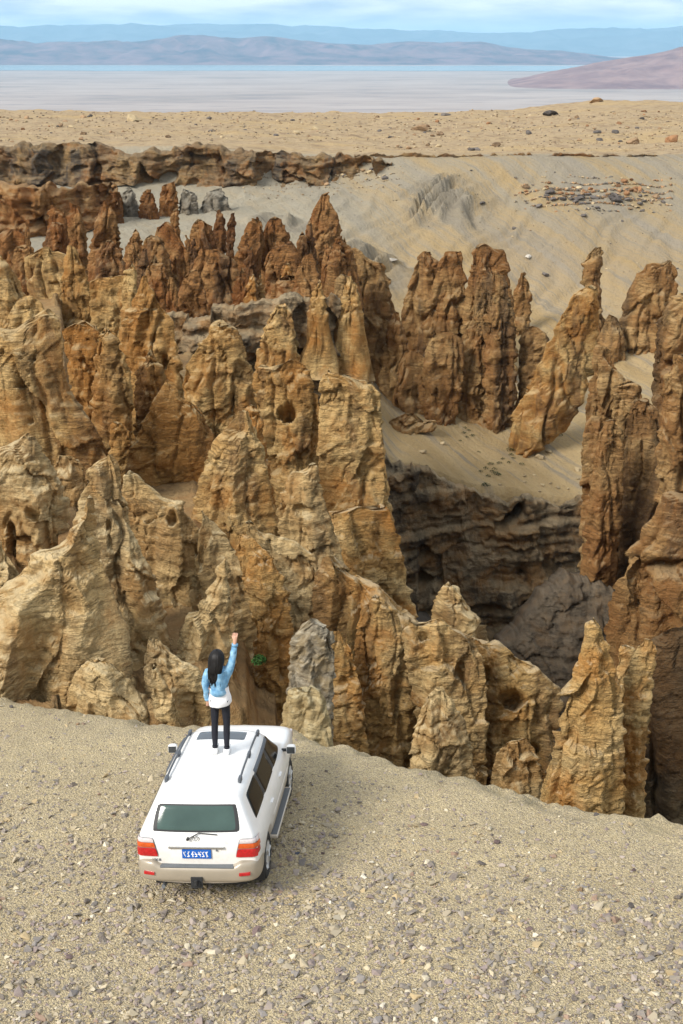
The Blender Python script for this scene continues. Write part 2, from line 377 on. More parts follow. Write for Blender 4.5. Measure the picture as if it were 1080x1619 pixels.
def terrain_at(x, y):
    """height of the built terrain mesh, read back from its grid"""
    x = np.asarray(x, float); y = np.asarray(y, float); q = x / y; Y1, Q1, Z = TG['Y'], TG['Q'], TG['Z']
    i = np.clip(np.searchsorted(Y1, y, 'right') - 1, 0, len(Y1) - 2); j = np.clip(np.searchsorted(Q1, q, 'right') - 1, 0, len(Q1) - 2)
    a = np.clip((y - Y1[i]) / (Y1[i + 1] - Y1[i]), 0, 1); b = np.clip((q - Q1[j]) / (Q1[j + 1] - Q1[j]), 0, 1)
    return (Z[i, j] * (1 - a) + Z[i + 1, j] * a) * (1 - b) + (Z[i, j + 1] * (1 - a) + Z[i + 1, j + 1] * a) * b
def build_terrain():
    Y1 = np.concatenate([np.linspace(24, 130, 40)[:-1], np.linspace(130, 245, 320)[:-1], np.linspace(245, 452, 120)[:-1], np.geomspace(452, 2300, 40)])
    Q1 = np.concatenate([np.linspace(-1.6, -0.36, 40)[:-1], np.linspace(-0.36, 0.36, 285)[:-1], np.linspace(0.36, 1.6, 40)])
    Yg, Qg = np.meshgrid(Y1, Q1, indexing='ij'); Xg = Yg * Qg
    Z = terrain_z(Xg, Yg)
    TG.update(Y=Y1, Q=Q1, Z=Z.reshape(Yg.shape))
    P = np.stack([Xg.ravel(), Yg.ravel(), Z], -1)
    t = NT('scree_and_sand'); p = t.pos()
    ribv = rib_mask(Xg.ravel(), Yg.ravel()) * np.clip(0.7 + fbm(P / 5.0, 3, 61), 0, 1)
    th = R(-35)
    strk = t.noise(t.mapping(t.mapping(p, rot=(0, 0, th)), scale=(0.28, 0.022, 0.03)), 1.0, 8, 0.65, 0.3)
    strk2 = t.noise(t.mapping(t.mapping(p, rot=(0, 0, th)), scale=(0.9, 0.06, 0.06)), 1.0, 6, 0.65, 0.2)
    big = t.noise(p, 0.016, 4, 0.5); med = t.noise(p, 0.25, 7, 0.65); fine = t.noise(p, 2.0, 6, 0.7)
    sep = t.n('ShaderNodeSeparateXYZ'); t.l(p, sep.inputs[0])
    zz = t.math('ADD', sep.outputs[2], t.math('MULTIPLY_ADD', big, 14.0, -7.0))
    # beds by altitude: ochre sand low, ash-grey marl high on the slope, warm sand on the plateau
    zr = t.n('ShaderNodeMapRange'); t.l(zz, zr.inputs[0]); zr.inputs[1].default_value = -36; zr.inputs[2].default_value = -4
    c = t.ramp(zr.outputs[0], [(0.0, (0.40, 0.295, 0.155)), (0.25, (0.37, 0.275, 0.15)), (0.5, (0.285, 0.222, 0.14)), (0.68, (0.265, 0.225, 0.16)), (0.9, (0.27, 0.232, 0.17))])
    c = t.mix(t.ramp(strk, [(0.46, 0.0), (0.60, 0.85)]), c, (0.33, 0.235, 0.115))
    c = t.mix(t.ramp(strk, [(0.36, 0.7), (0.45, 0.0)]), c, (0.25, 0.22, 0.175))
    c = t.mix(t.ramp(strk2, [(0.36, 0.8), (0.46, 0.0)]), c, (0.22, 0.19, 0.145))
    # paler marl to the left
    lx = t.n('ShaderNodeMapRange'); t.l(t.math('ADD', sep.outputs[0], t.math('MULTIPLY_ADD', big, 40.0, -20.0)), lx.inputs[0]); lx.inputs[1].default_value = 22; lx.inputs[2].default_value = -12
    hi = t.n('ShaderNodeMapRange'); t.l(sep.outputs[2], hi.inputs[0]); hi.inputs[1].default_value = -26; hi.inputs[2].default_value = -17
    c = t.mix(t.math('MULTIPLY', t.math('MULTIPLY', lx.outputs[0], hi.outputs[0]), t.ramp(med, [(0.3, 0.5), (0.6, 0.9)])), c, (0.315, 0.285, 0.22))
    at_ = t.n('ShaderNodeAttribute', attribute_name='marl')
    c = t.mix(t.math('MULTIPLY', at_.outputs['Fac'], 0.85), c, t.ramp(strk2, [(0.35, (0.15, 0.13, 0.10)), (0.6, (0.235, 0.205, 0.155))]))
    yb = t.n('ShaderNodeMapRange'); t.l(sep.outputs[1], yb.inputs[0]); yb.inputs[1].default_value = 240.5; yb.inputs[2].default_value = 242
    pl = t.ramp(med, [(0.35, (0.25, 0.18, 0.11)), (0.50, (0.39, 0.295, 0.18)), (0.66, (0.26, 0.185, 0.115))])
    pl = t.mix(t.ramp(t.noise(t.mapping(p, scale=(0.02, 0.10, 0.1)), 1.0, 5), [(0.48, 0.0), (0.64, 0.6)]), pl, (0.42, 0.30, 0.15))
    c = t.mix(yb.outputs[0], c, pl)
    # dark gravel washed down the gorge
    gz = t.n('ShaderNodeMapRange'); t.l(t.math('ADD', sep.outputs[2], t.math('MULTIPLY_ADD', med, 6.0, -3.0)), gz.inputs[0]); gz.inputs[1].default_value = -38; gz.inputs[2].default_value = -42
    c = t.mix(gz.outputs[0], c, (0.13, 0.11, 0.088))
    c = t.mix(t.ramp(fine, [(0.30, 0.45), (0.45, 0.0), (0.62, 0.0), (0.78, 0.3)]), c, t.mix(t.ramp(fine, [(0.45, 0.0), (0.55, 1.0)]), (0.18, 0.15, 0.11), (0.56, 0.48, 0.34)))
    t.bump(t.math('ADD', t.math('MULTIPLY', med, 0.6), t.math('ADD', fine, t.math('MULTIPLY', strk2, 0.8))), 0.7, 0.5)
    me = mesh_np('canyon_terrain', P, grid_faces(len(Y1), len(Q1))[:, ::-1])
    me.attributes.new('marl', 'FLOAT', 'POINT').data.foreach_set('value', ribv.astype(np.float32))
    o = link('canyon_terrain', me, t.col(c, 0.97, 0.1))
    tag(o, 'canyon floor, far scree slope and sandy plateau', kind='structure')
build_terrain()

# ------------------------------------------------------------------ rock generators
def section(seed):
    """radius of a rounded random polygon on a fine circle, scaled to x extent -1..1"""
    rs = np.random.RandomState(seed)
    # an arete towards the viewer between two flat faces, blunter at the back
    e = rs.uniform(36, 62); sk = rs.uniform(-22, 22)
    a = [-90 - e + sk, -90 + rs.uniform(36, 62) + sk, 30 + rs.uniform(-20, 20), 150 + rs.uniform(-20, 20)]
    d = list(rs.uniform(0.70, 1.0, 4))
    if rs.rand() < 0.45: a.append(-90 + rs.uniform(-30, 30)); d.append(rs.uniform(0.85, 1.1))
    a = np.radians(a); d = np.array(d)
    th = np.linspace(0, 2 * np.pi, 721)
    c = np.cos(th[:, None] - a[None]); r = np.where(c > 0.12, d / np.maximum(c, 0.12), 9).min(1)
    r = np.minimum(r, 1.35)
    r = 0.9 * r + 0.1
    k = np.ones(11) / 11; r = np.convolve(np.r_[r[-61:-1], r[:-1], r[:60]], k, 'same')[60:-60]; r = np.r_[r, r[0]]
    return th, r

NROCK = [0]
def rock(label, levels, Y, mat='rock_near', k=0.9, sc=None, nu=None, nv=None, lean=0.0, base=6.0, pits=(), amp=1.0, strat=1.0, dip=(0.0, 0.10), group=None, name='rock_pinnacle', cat='rock', front=0.0, flare=0.35, top=0.12):
    """a pinnacle from its outline rows (py, px_left, px_right) standing at depth Y; thickness k times its half width; it goes on 'base' metres below the last row"""
    NROCK[0] += 1; seed = NROCK[0]
    if Y is None:       # stand it on the terrain where its foot shows
        ly = max(levels); cx = (ly[1] + ly[2]) / 2
        yy = np.arange(128, 232, 0.5); pp = np.array([at(cx, ly[0], v) for v in yy]); cand = yy[terrain_at(pp[:, 0], pp[:, 1]) >= pp[:, 2]]
        Y = float(cand[0]) + 0.5 * k * (ly[2] - ly[1]) / FPX * 160 if len(cand) else 150.0
    if sc is None: sc = max(0.7, Y / 42.0)
    L = sorted(levels)
    zs = np.array([at(540, l[0], Y).z for l in L]); xl = np.array([at(l[1], l[0], Y).x for l in L]); xr = np.array([at(l[2], l[0], Y).x for l in L])
    zs = np.r_[zs, zs[-1] - base]; w = (xr[-1] - xl[-1]) * 0.5
    xl = np.r_[xl, xl[-1] - flare * base * 0.5]; xr = np.r_[xr, xr[-1] + flare * base * 0.5]
    H = zs[0] - zs[-1]; hv = zs[0] - zs[-2]
    pxm = FPX / Y * 0.632
    A0 = max((xr[:-1] - xl[:-1]).max() / 2, 0.2)
    if nv is None: nv = int(np.clip(hv * pxm * 0.58, 26, 200))
    if nu is None: nu = int(np.clip(A0 * 2 * pxm * 1.32, 30, 300))
    s = np.linspace(0, 1, nv) ** 1.12
    # visible part gets 85 % of the rows
    vis = hv / H
    s = np.where(np.linspace(0, 1, nv) < 0.86, np.linspace(0, 1, nv) / 0.86 * vis, vis + (np.linspace(0, 1, nv) - 0.86) / 0.14 * (1 - vis))
    z = zs[0] - s * H
    ml = np.interp(-z, -zs, xl); mr = np.interp(-z, -zs, xr)
    a = (mr - ml) / 2; c = (mr + ml) / 2
    sv = np.clip((zs[0] - z) / hv, 0, 1.6)
    b = k * A0 * np.minimum(top + (1 - top) * sv ** 0.72, 1.3)
    b = np.minimum(b, np.maximum(a * 2.2, A0 * k * top) )
    wv = np.linspace(-1, 1, nu, endpoint=False)
    th = -np.pi / 2 + np.pi * np.sign(wv) * np.abs(wv) ** 1.25
    tt, rr = section(seed * 7 + 3)
    TH, ZZ = np.meshgrid(th, z)
    tw = 0.30 * n1(ZZ / (hv * 0.4) + seed * 3.7, 5)
    rad = np.interp((TH + tw) % (2 * np.pi), tt, rr)
    ux = rad * np.cos(TH); uy = rad * np.sin(TH)
    mx = ux.max(1, keepdims=True); mn = ux.min(1, keepdims=True)
    ux = (ux - (mx + mn) / 2) / ((mx - mn) / 2)
    X = c[:, None] + a[:, None] * ux
    Yc = Y + lean * (zs[0] - z) * -1.0 + front
    YY = Yc[:, None] + b[:, None] * uy
    P = np.stack([X, YY, ZZ], -1).reshape(-1, 3)
    nx = np.cos(TH) * b[:, None] ; ny = np.sin(TH) * a[:, None]; ln = np.hypot(nx, ny) + 1e-6
    Nn = np.stack([nx / ln, ny / ln, np.zeros_like(nx)], -1).reshape(-1, 3)
    loc = np.minimum(a, b * 1.4); loc = np.repeat(loc, nu)
    A = min(A0, 4.5 * sc)
    off = seed * 17.3
    wrp = pn(P / (3.5 * sc), 3)
    W3 = np.stack([pn(P / (1.2 * sc) + 5, 41), pn(P / (1.2 * sc) + 9, 42), pn(P / (1.2 * sc) + 13, 43)], -1)
    # large planar facets
    s1 = 0.85 * A
    w1, o1, e1 = worley((P + 0.22 * sc * W3) * [1, 1, 0.55] / s1 + off, 1)
    fac = 0.24 * A * (w1[:, 3] - 0.45) + s1 * 0.75 * ((w1[:, 4] - 0.5) * o1[:, 0] * 1.2 + (w1[:, 5] - 0.5) * o1[:, 1] * 0.6 + (w1[:, 6] - 0.58) * o1[:, 2])
    flu = 1 - 2 * np.abs(pn(P * [1, 1, 0.2] / (0.5 * A) + off, 2)) - 0.4
    gk = float(np.interp(Y, [27, 40, 55, 80], [0.22, 0.30, 0.5, 1.0]))
    gul = np.exp(-(pn(P * [1, 1, 0.16] / (0.75 * A) + off * 1.3 + 0.10 * W3, 44) / 0.075) ** 2)      # deep vertical clefts
    gul2 = np.exp(-(pn(P * [1, 1, 0.3] / (0.33 * A) + off + 0.12 * W3, 45) / 0.09) ** 2)
    d = amp * (0.8 * fac + 0.12 * A * flu - gk * A * (0.27 * gul + 0.08 * gul2))
    d = np.clip(d, -0.5 * loc, 0.30 * loc)
    # beds: ledges standing proud, broken into blocks
    st = P[:, 2] + dip[0] * P[:, 1] + dip[1] * P[:, 0] + 0.35 * sc * wrp + 0.08 * sc * W3[:, 0]
    lay = 0.50 * n1s(st / (0.62 * sc), 1) + 0.36 * n1s(st / (0.23 * sc) + 9, 2) + 0.22 * n1(st / (0.10 * sc), 3)
    hard = np.clip(0.45 + 1.3 * pn(P / (2.6 * sc) + off, 6), 0.08, 1.2)
    Pb = np.stack([P[:, 0], P[:, 1], st * 2.2], -1) + 0.15 * sc * W3
    w2, o2, e2 = worley(Pb / (0.75 * sc) + off, 2)
    blk = (w2[:, 3] - 0.5) + 0.8 * ((w2[:, 4] - 0.5) * o2[:, 0] + (w2[:, 6] - 0.6) * o2[:, 2]) - 0.55 * np.clip(1 - e2 / 0.10, 0, 1)
    fin = fbm(P / (0.45 * sc) + off, 3, 8)
    d = d + amp * sc * (0.115 * strat * lay * hard + 0.12 * blk * np.clip(1.25 - hard, 0.25, 1) + 0.085 * fin)
    pitn = pn(P / (1.5 * sc) + off * 2, 14)
    d = d - 0.45 * amp * sc * np.clip((pitn - 0.74) / 0.1, 0, 1)
    d = np.clip(d, -0.6 * loc - 0.02 * sc, 0.45 * loc + 0.02 * sc)
    P = P + Nn * d[:, None]
    # keep the traced width: rescale rows against their smoothed extent
    G = P[:, 0].reshape(nv, nu); kk = max(5, nv // 9) | 1; hk = kk // 2
    sm = lambda v: np.convolve(np.r_[np.full(hk, v[0]), v, np.full(hk, v[-1])], np.ones(kk) / kk, 'valid')
    mn2, mx2 = sm(G.min(1)), sm(G.max(1)); ml2, mr2 = sm(ml), sm(mr)
    P[:, 0] = (ml2[:, None] + (G - mn2[:, None]) * ((mr2 - ml2) / np.maximum(mx2 - mn2, 0.05))[:, None]).ravel()
    # broken, uneven top
    P[:, 2] += 0.30 * sc * fbm(P / (1.1 * sc) + off, 2, 16) * (np.exp(-np.repeat(sv, nu) * 5) + 0.15)
    if pits:
        px, py = to_px(P); fr = np.tile(np.sin(th) < 0.05, nv)
        for (hx, hy, hr, hq) in pits:
            rho = ((px - hx) / hr) ** 2 + ((py - hy) / hq) ** 2 + 0.8 * pn(P / (0.45 * sc), 31) + 0.25
            m = fr & (rho < 1)
            dp = np.sqrt(np.clip(1 - rho[m], 0, 1)) * 2.8 * min(hr, hq) / FPX * Y; P[m, 1] += dp; P[m, 2] -= 0.65 * dp
    V = np.vstack([P, [[c[0], Yc[0], zs[0] + 0.02 * sc]], [[c[-1], Yc[-1], zs[-1]]]])
    Fq = grid_faces(nv, nu, wrap=True)
    j = np.arange(nu); n0 = nv * nu
    tri = np.stack([np.full(nu, n0), (j + 1) % nu, j], -1)
    tri2 = np.stack([np.full(nu, n0 + 1), (nv - 1) * nu + j, (nv - 1) * nu + (j + 1) % nu], -1)
    F = np.vstack([Fq[:, ::-1][:, [0, 1, 2]], Fq[:, ::-1][:, [0, 2, 3]], tri, tri2])
    # local origin at the rock's foot
    o0 = Vector((float(c[-1]), float(Y), float(zs[-1])))
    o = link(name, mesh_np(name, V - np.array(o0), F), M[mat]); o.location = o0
    tag(o, label, cat, group)
    return o

def cliff(label, pts, mat, sc, nu, nv, amp=1.0, back=5.0, name='rock_cliff', cat='cliff', strat=1.0, seed=50, dip=(0, 0), lean=0.15, caves=1.0, group=None):
    """a rock wall along pts = (px, py_top, py_bottom, Y); runs back 'back' metres at the top"""
    pts = sorted(pts)
    px = np.array([p[0] for p in pts], float)
    u = np.linspace(px[0], px[-1], nu)
    yt = np.interp(u, px, [p[1] for p in pts]); yb = np.interp(u, px, [p[2] for p in pts]); YY = np.interp(u, px, [p[3] for p in pts])
    T = np.array([at(a, b, c) for a, b, c in zip(u, yt, YY)])
    zb = np.array([at(a, b, c).z for a, b, c in zip(u, yb, YY)])
    T[:, 2] += 0.45 * sc * fbm(np.stack([T[:, 0], T[:, 1], 0 * u + seed], -1) / (2.6 * sc), 4, 9)
    v = np.linspace(0, 1, nv)
    P = np.zeros((nu, nv, 3))
    P[..., 0] = T[:, None, 0]; P[..., 2] = T[:, None, 2] + (zb - T[:, 2])[:, None] * v
    P[..., 1] = T[:, None, 1] - lean * (T[:, None, 2] - P[..., 2])
    Q = P.reshape(-1, 3)
    vv = np.tile(v, nu); prof = np.minimum(1, vv * 5 + 0.6)
    st = Q[:, 2] + dip[0] * Q[:, 1] + dip[1] * Q[:, 0] + 0.5 * sc * pn(Q / (3.5 * sc), 3) + 0.12 * sc * pn(Q / (0.6 * sc), 4)
    W3 = np.stack([pn(Q / (1.2 * sc) + 5, 41), pn(Q / (1.2 * sc) + 9, 42), pn(Q / (1.2 * sc) + 13, 43)], -1)
    w1, o1, e1 = worley((Q + 0.3 * sc * W3) * [1, 1, 0.6] / (2.6 * sc) + seed, 1)
    d = sc * (1.1 * (w1[:, 3] - 0.5) + 1.5 * ((w1[:, 4] - 0.5) * o1[:, 0] + (w1[:, 6] - 0.6) * o1[:, 2])) + 0.35 * sc * (1 - 2 * np.abs(pn(Q * [1, 1, .3] / (1.5 * sc) + seed, 2)) - .4)
    d = d + strat * np.clip(0.75 + 1.0 * pn(Q / (3.0 * sc), 46), 0.3, 1.3) * (0.50 * sc * n1s(st / (0.70 * sc), 1) + 0.26 * sc * n1s(st / (0.27 * sc), 2))
    w2, o2, e2 = worley(np.stack([Q[:, 0], Q[:, 1], st * 1.8], -1) / (0.8 * sc) + seed, 2)
    d = d + sc * (0.22 * (w2[:, 3] - 0.5) + 0.2 * ((w2[:, 4] - 0.5) * o2[:, 0] + (w2[:, 6] - 0.6) * o2[:, 2])) + 0.13 * sc * fbm(Q / (0.45 * sc) + seed, 3, 8)
    d = d - caves * 1.5 * sc * np.clip((pn(Q * [1, 1, 1.7] / (2.6 * sc) + seed * 2, 14) - 0.5) / 0.15, 0, 1)
    Q[:, 1] -= amp * d * prof
    Q[:, 0] += 0.12 * sc * pn(Q / (0.9 * sc), 19)
    Q[:, 2] += 0.28 * sc * fbm(Q / (0.8 * sc) + 4, 3, 20) * np.exp(-vv * 6)
    G = Q.reshape(nu, nv, 3)
    B1 = G[:, 0].copy(); B1[:, 1] += 0.35 * back; B1[:, 2] += 0.15 * sc * fbm(B1 / (1.5 * sc), 2, 4)
    B2 = G[:, 0].copy(); B2[:, 1] = T[:, 1] + back; B2[:, 2] -= 1.2 * sc
    B3 = G[:, -1].copy(); B3[:, 1] = T[:, 1] + back
    G = np.concatenate([B3[:, None], B2[:, None], B1[:, None], G], 1)
    V = G.reshape(-1, 3); o0 = Vector(V[len(V) // 2].tolist()); o0.z = float(V[:, 2].min())
    F = grid_faces(nu, nv + 3)
    n = nv + 3
    o = link(name, mesh_np(name, V - np.array(o0), F), M[mat]); o.location = o0
    tag(o, label, cat, group)
    return o

# ------------------------------------------------------------------ bedrock that ties the feet of the near pinnacles together
def build_bedrock():
    bp = (np.array([-700, -300, 0, 150, 300, 450, 540, 600, 660, 700], float) - 540) / FPX * 1.03
    by = np.array([25, 27, 32, 38, 45, 52, 60, 70, 90, 110, 128, 140], float)
    bd = np.array([[18, 18, 18, 18, 18, 18, 19, 22, 27, 30], [15, 15, 15, 15.2, 15.5, 16, 17, 19, 24, 34], [14.5, 14.5, 14.5, 15, 15.5, 17, 19, 23, 32, 44], [15, 15, 15, 15.5, 16.5, 18, 20, 25, 36, 50], [15.5, 15.5, 15.5, 16, 16.8, 18.5, 21, 27, 42, 58],
                   [16, 16, 16, 16.5, 17.5, 20, 23, 30, 45, 62], [17, 17, 17, 17.5, 19, 23, 27, 34, 48, 66], [17, 17, 17, 18, 21, 26, 31, 38, 50, 68], [17.5, 17.5, 17.5, 19, 24, 29, 33, 40, 52, 70], [20, 20, 20, 22, 27, 31, 36, 44, 54, 72], [24, 24, 24, 25, 28, 33, 40, 48, 58, 74], [32, 32, 32, 34, 38, 44, 50, 58, 70, 80]], float)
    Y1 = np.geomspace(25, 140, 230); Q1 = np.concatenate([np.linspace(bp[0], -0.30, 30)[:-1], np.linspace(-0.30, bp[-1], 220)])
    Yg, Qg = np.meshgrid(Y1, Q1, indexing='ij')
    i = np.clip(np.searchsorted(by, Yg, 'right') - 1, 0, len(by) - 2); j = np.clip(np.searchsorted(bp, Qg, 'right') - 1, 0, len(bp) - 2)
    a = (Yg - by[i]) / (by[i + 1] - by[i]); b = (Qg - bp[j]) / (bp[j + 1] - bp[j])
    d = (bd[i, j] * (1 - a) + bd[i + 1, j] * a) * (1 - b) + (bd[i, j + 1] * (1 - a) + bd[i + 1, j + 1] * a) * b
    X = (Qg * Yg).ravel(); Yv = Yg.ravel(); P = np.stack([X, Yv, 0 * X], -1)
    sz = np.clip(Yv / 40, 0.7, 2.6)
    rid = 1 - 2 * np.abs(pn(P / (4.5 * sz)[:, None] + 3, 51)); w1, o1, e1 = worley(P / (2.2 * sz)[:, None], 52)
    z = CAMZ - d.ravel() + sz * (1.3 * (rid - 0.6) + 0.9 * (w1[:, 3] - 0.6) + 0.9 * ((w1[:, 4] - 0.5) * o1[:, 0] + (w1[:, 5] - 0.5) * o1[:, 1]) + 0.35 * fbm(P / (0.9 * sz)[:, None], 3, 53))
    st = z + 0.1 * X; q = 0.6 * sz; z = z + 0.35 * (np.round(st / q) * q - st)
    o = link('canyon_bedrock', mesh_np('canyon_bedrock', np.stack([X, Yv, z], -1), grid_faces(len(Y1), len(Q1))[:, ::-1]), M['bedrock'])
    tag(o, 'ribbed brown bedrock between the feet of the pinnacles', kind='structure')
build_bedrock()
# ------------------------------------------------------------------ the pinnacles, nearest rows first
N_, M_, O_, F_, G_ = 'rock_near', 'rock_mid', 'rock_orange', 'rock_far', 'rock_right'
# near row, just beyond the edge
rock('broad tan slab with a notched crest at the left, just beyond the ground edge', [(783, 139, 144), (800, 132, 152), (830, 118, 152), (852, 100, 155), (868, 62, 158), (885, 48, 163), (908, 30, 172), (940, -30, 184), (985, -80, 203), (1030, -90, 210), (1095, -90, 217), (1140, -90, 222)], 28.5, N_, 0.42, base=9, dip=(0.1, 0.30), lean=0.12)
rock('tan rock cut by the left picture edge beside a dark cleft', [(800, -120, -60), (830, -130, -8), (868, -140, 4), (890, -140, 20), (910, -140, 36), (960, -150, 70), (1020, -150, 90), (1140, -150, 100)], 30.5, N_, 0.5, base=9, dip=(0.1, 0.25))
rock('pointed tan ridge behind the notched slab, falling away to the right', [(720, 168, 177), (735, 152, 186), (751, 138, 190), (790, 126, 197), (820, 122, 206), (849, 120, 220), (880, 120, 238), (911, 122, 254), (976, 130, 274), (1035, 140, 288), (1080, 140, 296)], 31.5, N_, 0.7, base=9, pits=[(172, 832, 5, 13)], lean=0.10)
rock('rounded tan fin with an eye-shaped hollow near its top', [(744, 198, 212), (762, 194, 226), (788, 192, 262), (794, 192, 284), (812, 194, 298), (838, 198, 315), (865, 205, 320), (896, 215, 322), (950, 225, 318), (1006, 235, 312), (1090, 240, 330)], 34.0, N_, 0.6, base=9, pits=[(273, 822, 9, 15), (238, 815, 13, 12), (312, 868, 6, 13)])
rock('domed tan rock at the left edge with a round hollow in its flank', [(695, 36, 54), (706, 16, 66), (718, -18, 72), (740, -34, 82), (778, -40, 102), (810, -40, 108), (842, -40, 107), (880, -34, 98), (930, -30, 90)], 38.0, N_, 0.75, base=9, pits=[(50, 812, 15, 13), (17, 858, 10, 34)])
rock('small tan shoulder between the left dome and the pointed ridge', [(723, 92, 112), (735, 84, 128), (752, 80, 139), (790, 78, 140), (850, 76, 142)], 41.0, N_, 0.8, base=8)
rock('narrow twin-tipped tan fin right of the eye-shaped hollow', [(808, 320, 325), (822, 318, 343), (850, 314, 360), (871, 312, 374), (907, 306, 404), (957, 300, 410), (1000, 296, 408), (1060, 292, 404), (1120, 290, 400)], 33.0, N_, 0.6, base=9, pits=[(318, 880, 5, 22)])
rock('slim pointed tan fin low behind the raised arm', [(889, 353, 357), (915, 340, 361), (954, 316, 368), (986, 288, 370), (1040, 276, 372), (1110, 272, 376)], 30.0, N_, 0.5, base=8)
rock('tan fin with a curved right side above the green bush', [(848, 378, 392), (862, 374, 412), (881, 376, 431), (921, 384, 452), (957, 396, 460), (1000, 404, 462), (1060, 400, 462), (1140, 396, 466)], 31.5, O_, 0.6, base=8, pits=[(407, 1000, 5, 40)])
rock('tilted tan ledge running down to the right above the curved fin', [(823, 390, 402), (842, 388, 438), (860, 396, 474), (872, 404, 492), (907, 420, 505), (935, 430, 502), (1000, 436, 506), (1100, 440, 515)], 34.5, N_, 0.6, base=8, dip=(0, 0.35))
rock('low tan hump beside the hood, close to the edge', [(1016, 236, 250), (1030, 230, 268), (1060, 228, 316), (1090, 230, 330), (1140, 232, 336)], 27.6, N_, 0.5, base=7)
rock('sharp pale sliver leaning against the low hump', [(1050, 240, 246), (1075, 238, 262), (1100, 240, 275), (1145, 244, 284)], 26.9, N_, 0.35, base=6)
rock('grey-streaked tan rock by the left ground edge', [(1040, 140, 166), (1060, 120, 196), (1090, 110, 214), (1130, 104, 260), (1160, 100, 290)], 27.2, N_, 0.4, base=6)
# grey conglomerate and yellow block right of the hood
rock('pale grey conglomerate block studded with pebbles right of the person', [(985, 488, 516), (996, 470, 524), (1015, 460, 528), (1060, 456, 529), (1110, 454, 527), (1180, 452, 527)], 29.5, 'rock_conglomerate', 0.8, sc=0.55, base=6, strat=0.4)
rock('crumbly pale yellow rock beside the front wing of the car', [(1086, 468, 492), (1096, 456, 506), (1116, 448, 518), (1145, 444, 524), (1172, 440, 526), (1195, 438, 530)], 25.2, 'rock_yellow', 0.8, sc=0.5, base=4, strat=0.3)
# cliff of linked fins right of the car
rock('long tan wall with a stepped crest right of the conglomerate block', [(884, 510, 526), (905, 500, 552), (921, 496, 590), (945, 494, 618), (968, 494, 642), (988, 494, 666), (1020, 496, 676), (1080, 500, 684), (1150, 505, 690), (1230, 510, 694)], 34.5, O_, 0.5, base=8, pits=[(590, 1108, 26, 14), (560, 1060, 14, 12)], dip=(0, 0.22), top=0.3)
rock('tan pillar with a rusty stain leaning on the stepped wall', [(940, 588, 600), (960, 572, 622), (1000, 562, 640), (1080, 556, 652), (1220, 552, 660)], 32.6, O_, 0.5, base=6, dip=(0, 0.2))
rock('low tan rib between the conglomerate block and the stepped wall', [(1000, 524, 536), (1030, 518, 556), (1090, 516, 572), (1190, 514, 584)], 31.8, O_, 0.5, base=6)
rock('tan crest linking the stepped wall to the scalloped wall', [(1000, 676, 700), (1006, 660, 742), (1020, 650, 790), (1050, 648, 820), (1110, 650, 830), (1260, 655, 836)], 35.2, O_, 0.4, base=8, top=0.3, dip=(0, 0.2))
rock('tan buttress with an overhanging lip in the middle of the lower cliff', [(984, 648, 700), (996, 640, 716), (1010, 636, 748), (1040, 640, 764), (1090, 650, 770), (1150, 660, 768), (1250, 664, 766)], 32.0, O_, 0.6, base=8, pits=[(672, 1005, 12, 9), (726, 1060, 10, 20)], dip=(0, 0.2))
rock('tan pointed buttress leaning on the lower cliff right of the car', [(1088, 688, 698), (1108, 672, 716), (1140, 656, 734), (1180, 650, 746), (1250, 646, 752)], 29.6, N_, 0.5, base=6)
rock('tan wall with a scalloped hollow ending in a ragged right edge', [(1010, 742, 762), (1020, 736, 796), (1036, 734, 826), (1052, 734, 846), (1072, 734, 868), (1086, 736, 886), (1110, 738, 888), (1150, 744, 882), (1200, 750, 872), (1270, 756, 866)], 33.2, O_, 0.45, base=9, pits=[(812, 1106, 26, 18), (832, 1185, 22, 14), (765, 1066, 12, 14)], dip=(0, 0.2), top=0.3)
rock('small dark-based tan boulder mass below the scalloped wall', [(1172, 800, 830), (1186, 786, 846), (1215, 778, 856), (1260, 772, 860)], 30.0, N_, 0.7, base=5)
rock('rounded tan knob standing above the lower cliff', [(920, 702, 716), (934, 694, 730), (958, 684, 740), (975, 682, 758), (1000, 684, 770), (1040, 684, 776)], 40.0, N_, 0.8, base=10)
# spires right of the lower cliff
rock('tall tapering orange spire with a pebbled face at the lower right', [(976, 935, 942), (990, 928, 948), (1008, 922, 954), (1030, 918, 964), (1060, 908, 972), (1085, 896, 980), (1130, 886, 984), (1190, 876, 985), (1240, 860, 985), (1310, 844, 988)], 27.0, O_, 0.5, sc=0.6, base=8, strat=0.5)
rock('thin pale-tipped spire just right of the tall orange spire', [(1012, 1018, 1032), (1022, 1010, 1038), (1045, 998, 1036), (1075, 988, 1032), (1130, 980, 1028), (1200, 976, 1022), (1300, 974, 1020)], 27.8, O_, 0.7, sc=0.6, base=8, strat=0.6)
rock('small rounded tip between the two lower-right spires', [(1020, 982, 998), (1032, 978, 1004), (1060, 976, 1006), (1120, 974, 1008), (1240, 972, 1010)], 29.5, O_, 0.8, base=8, strat=0.5)
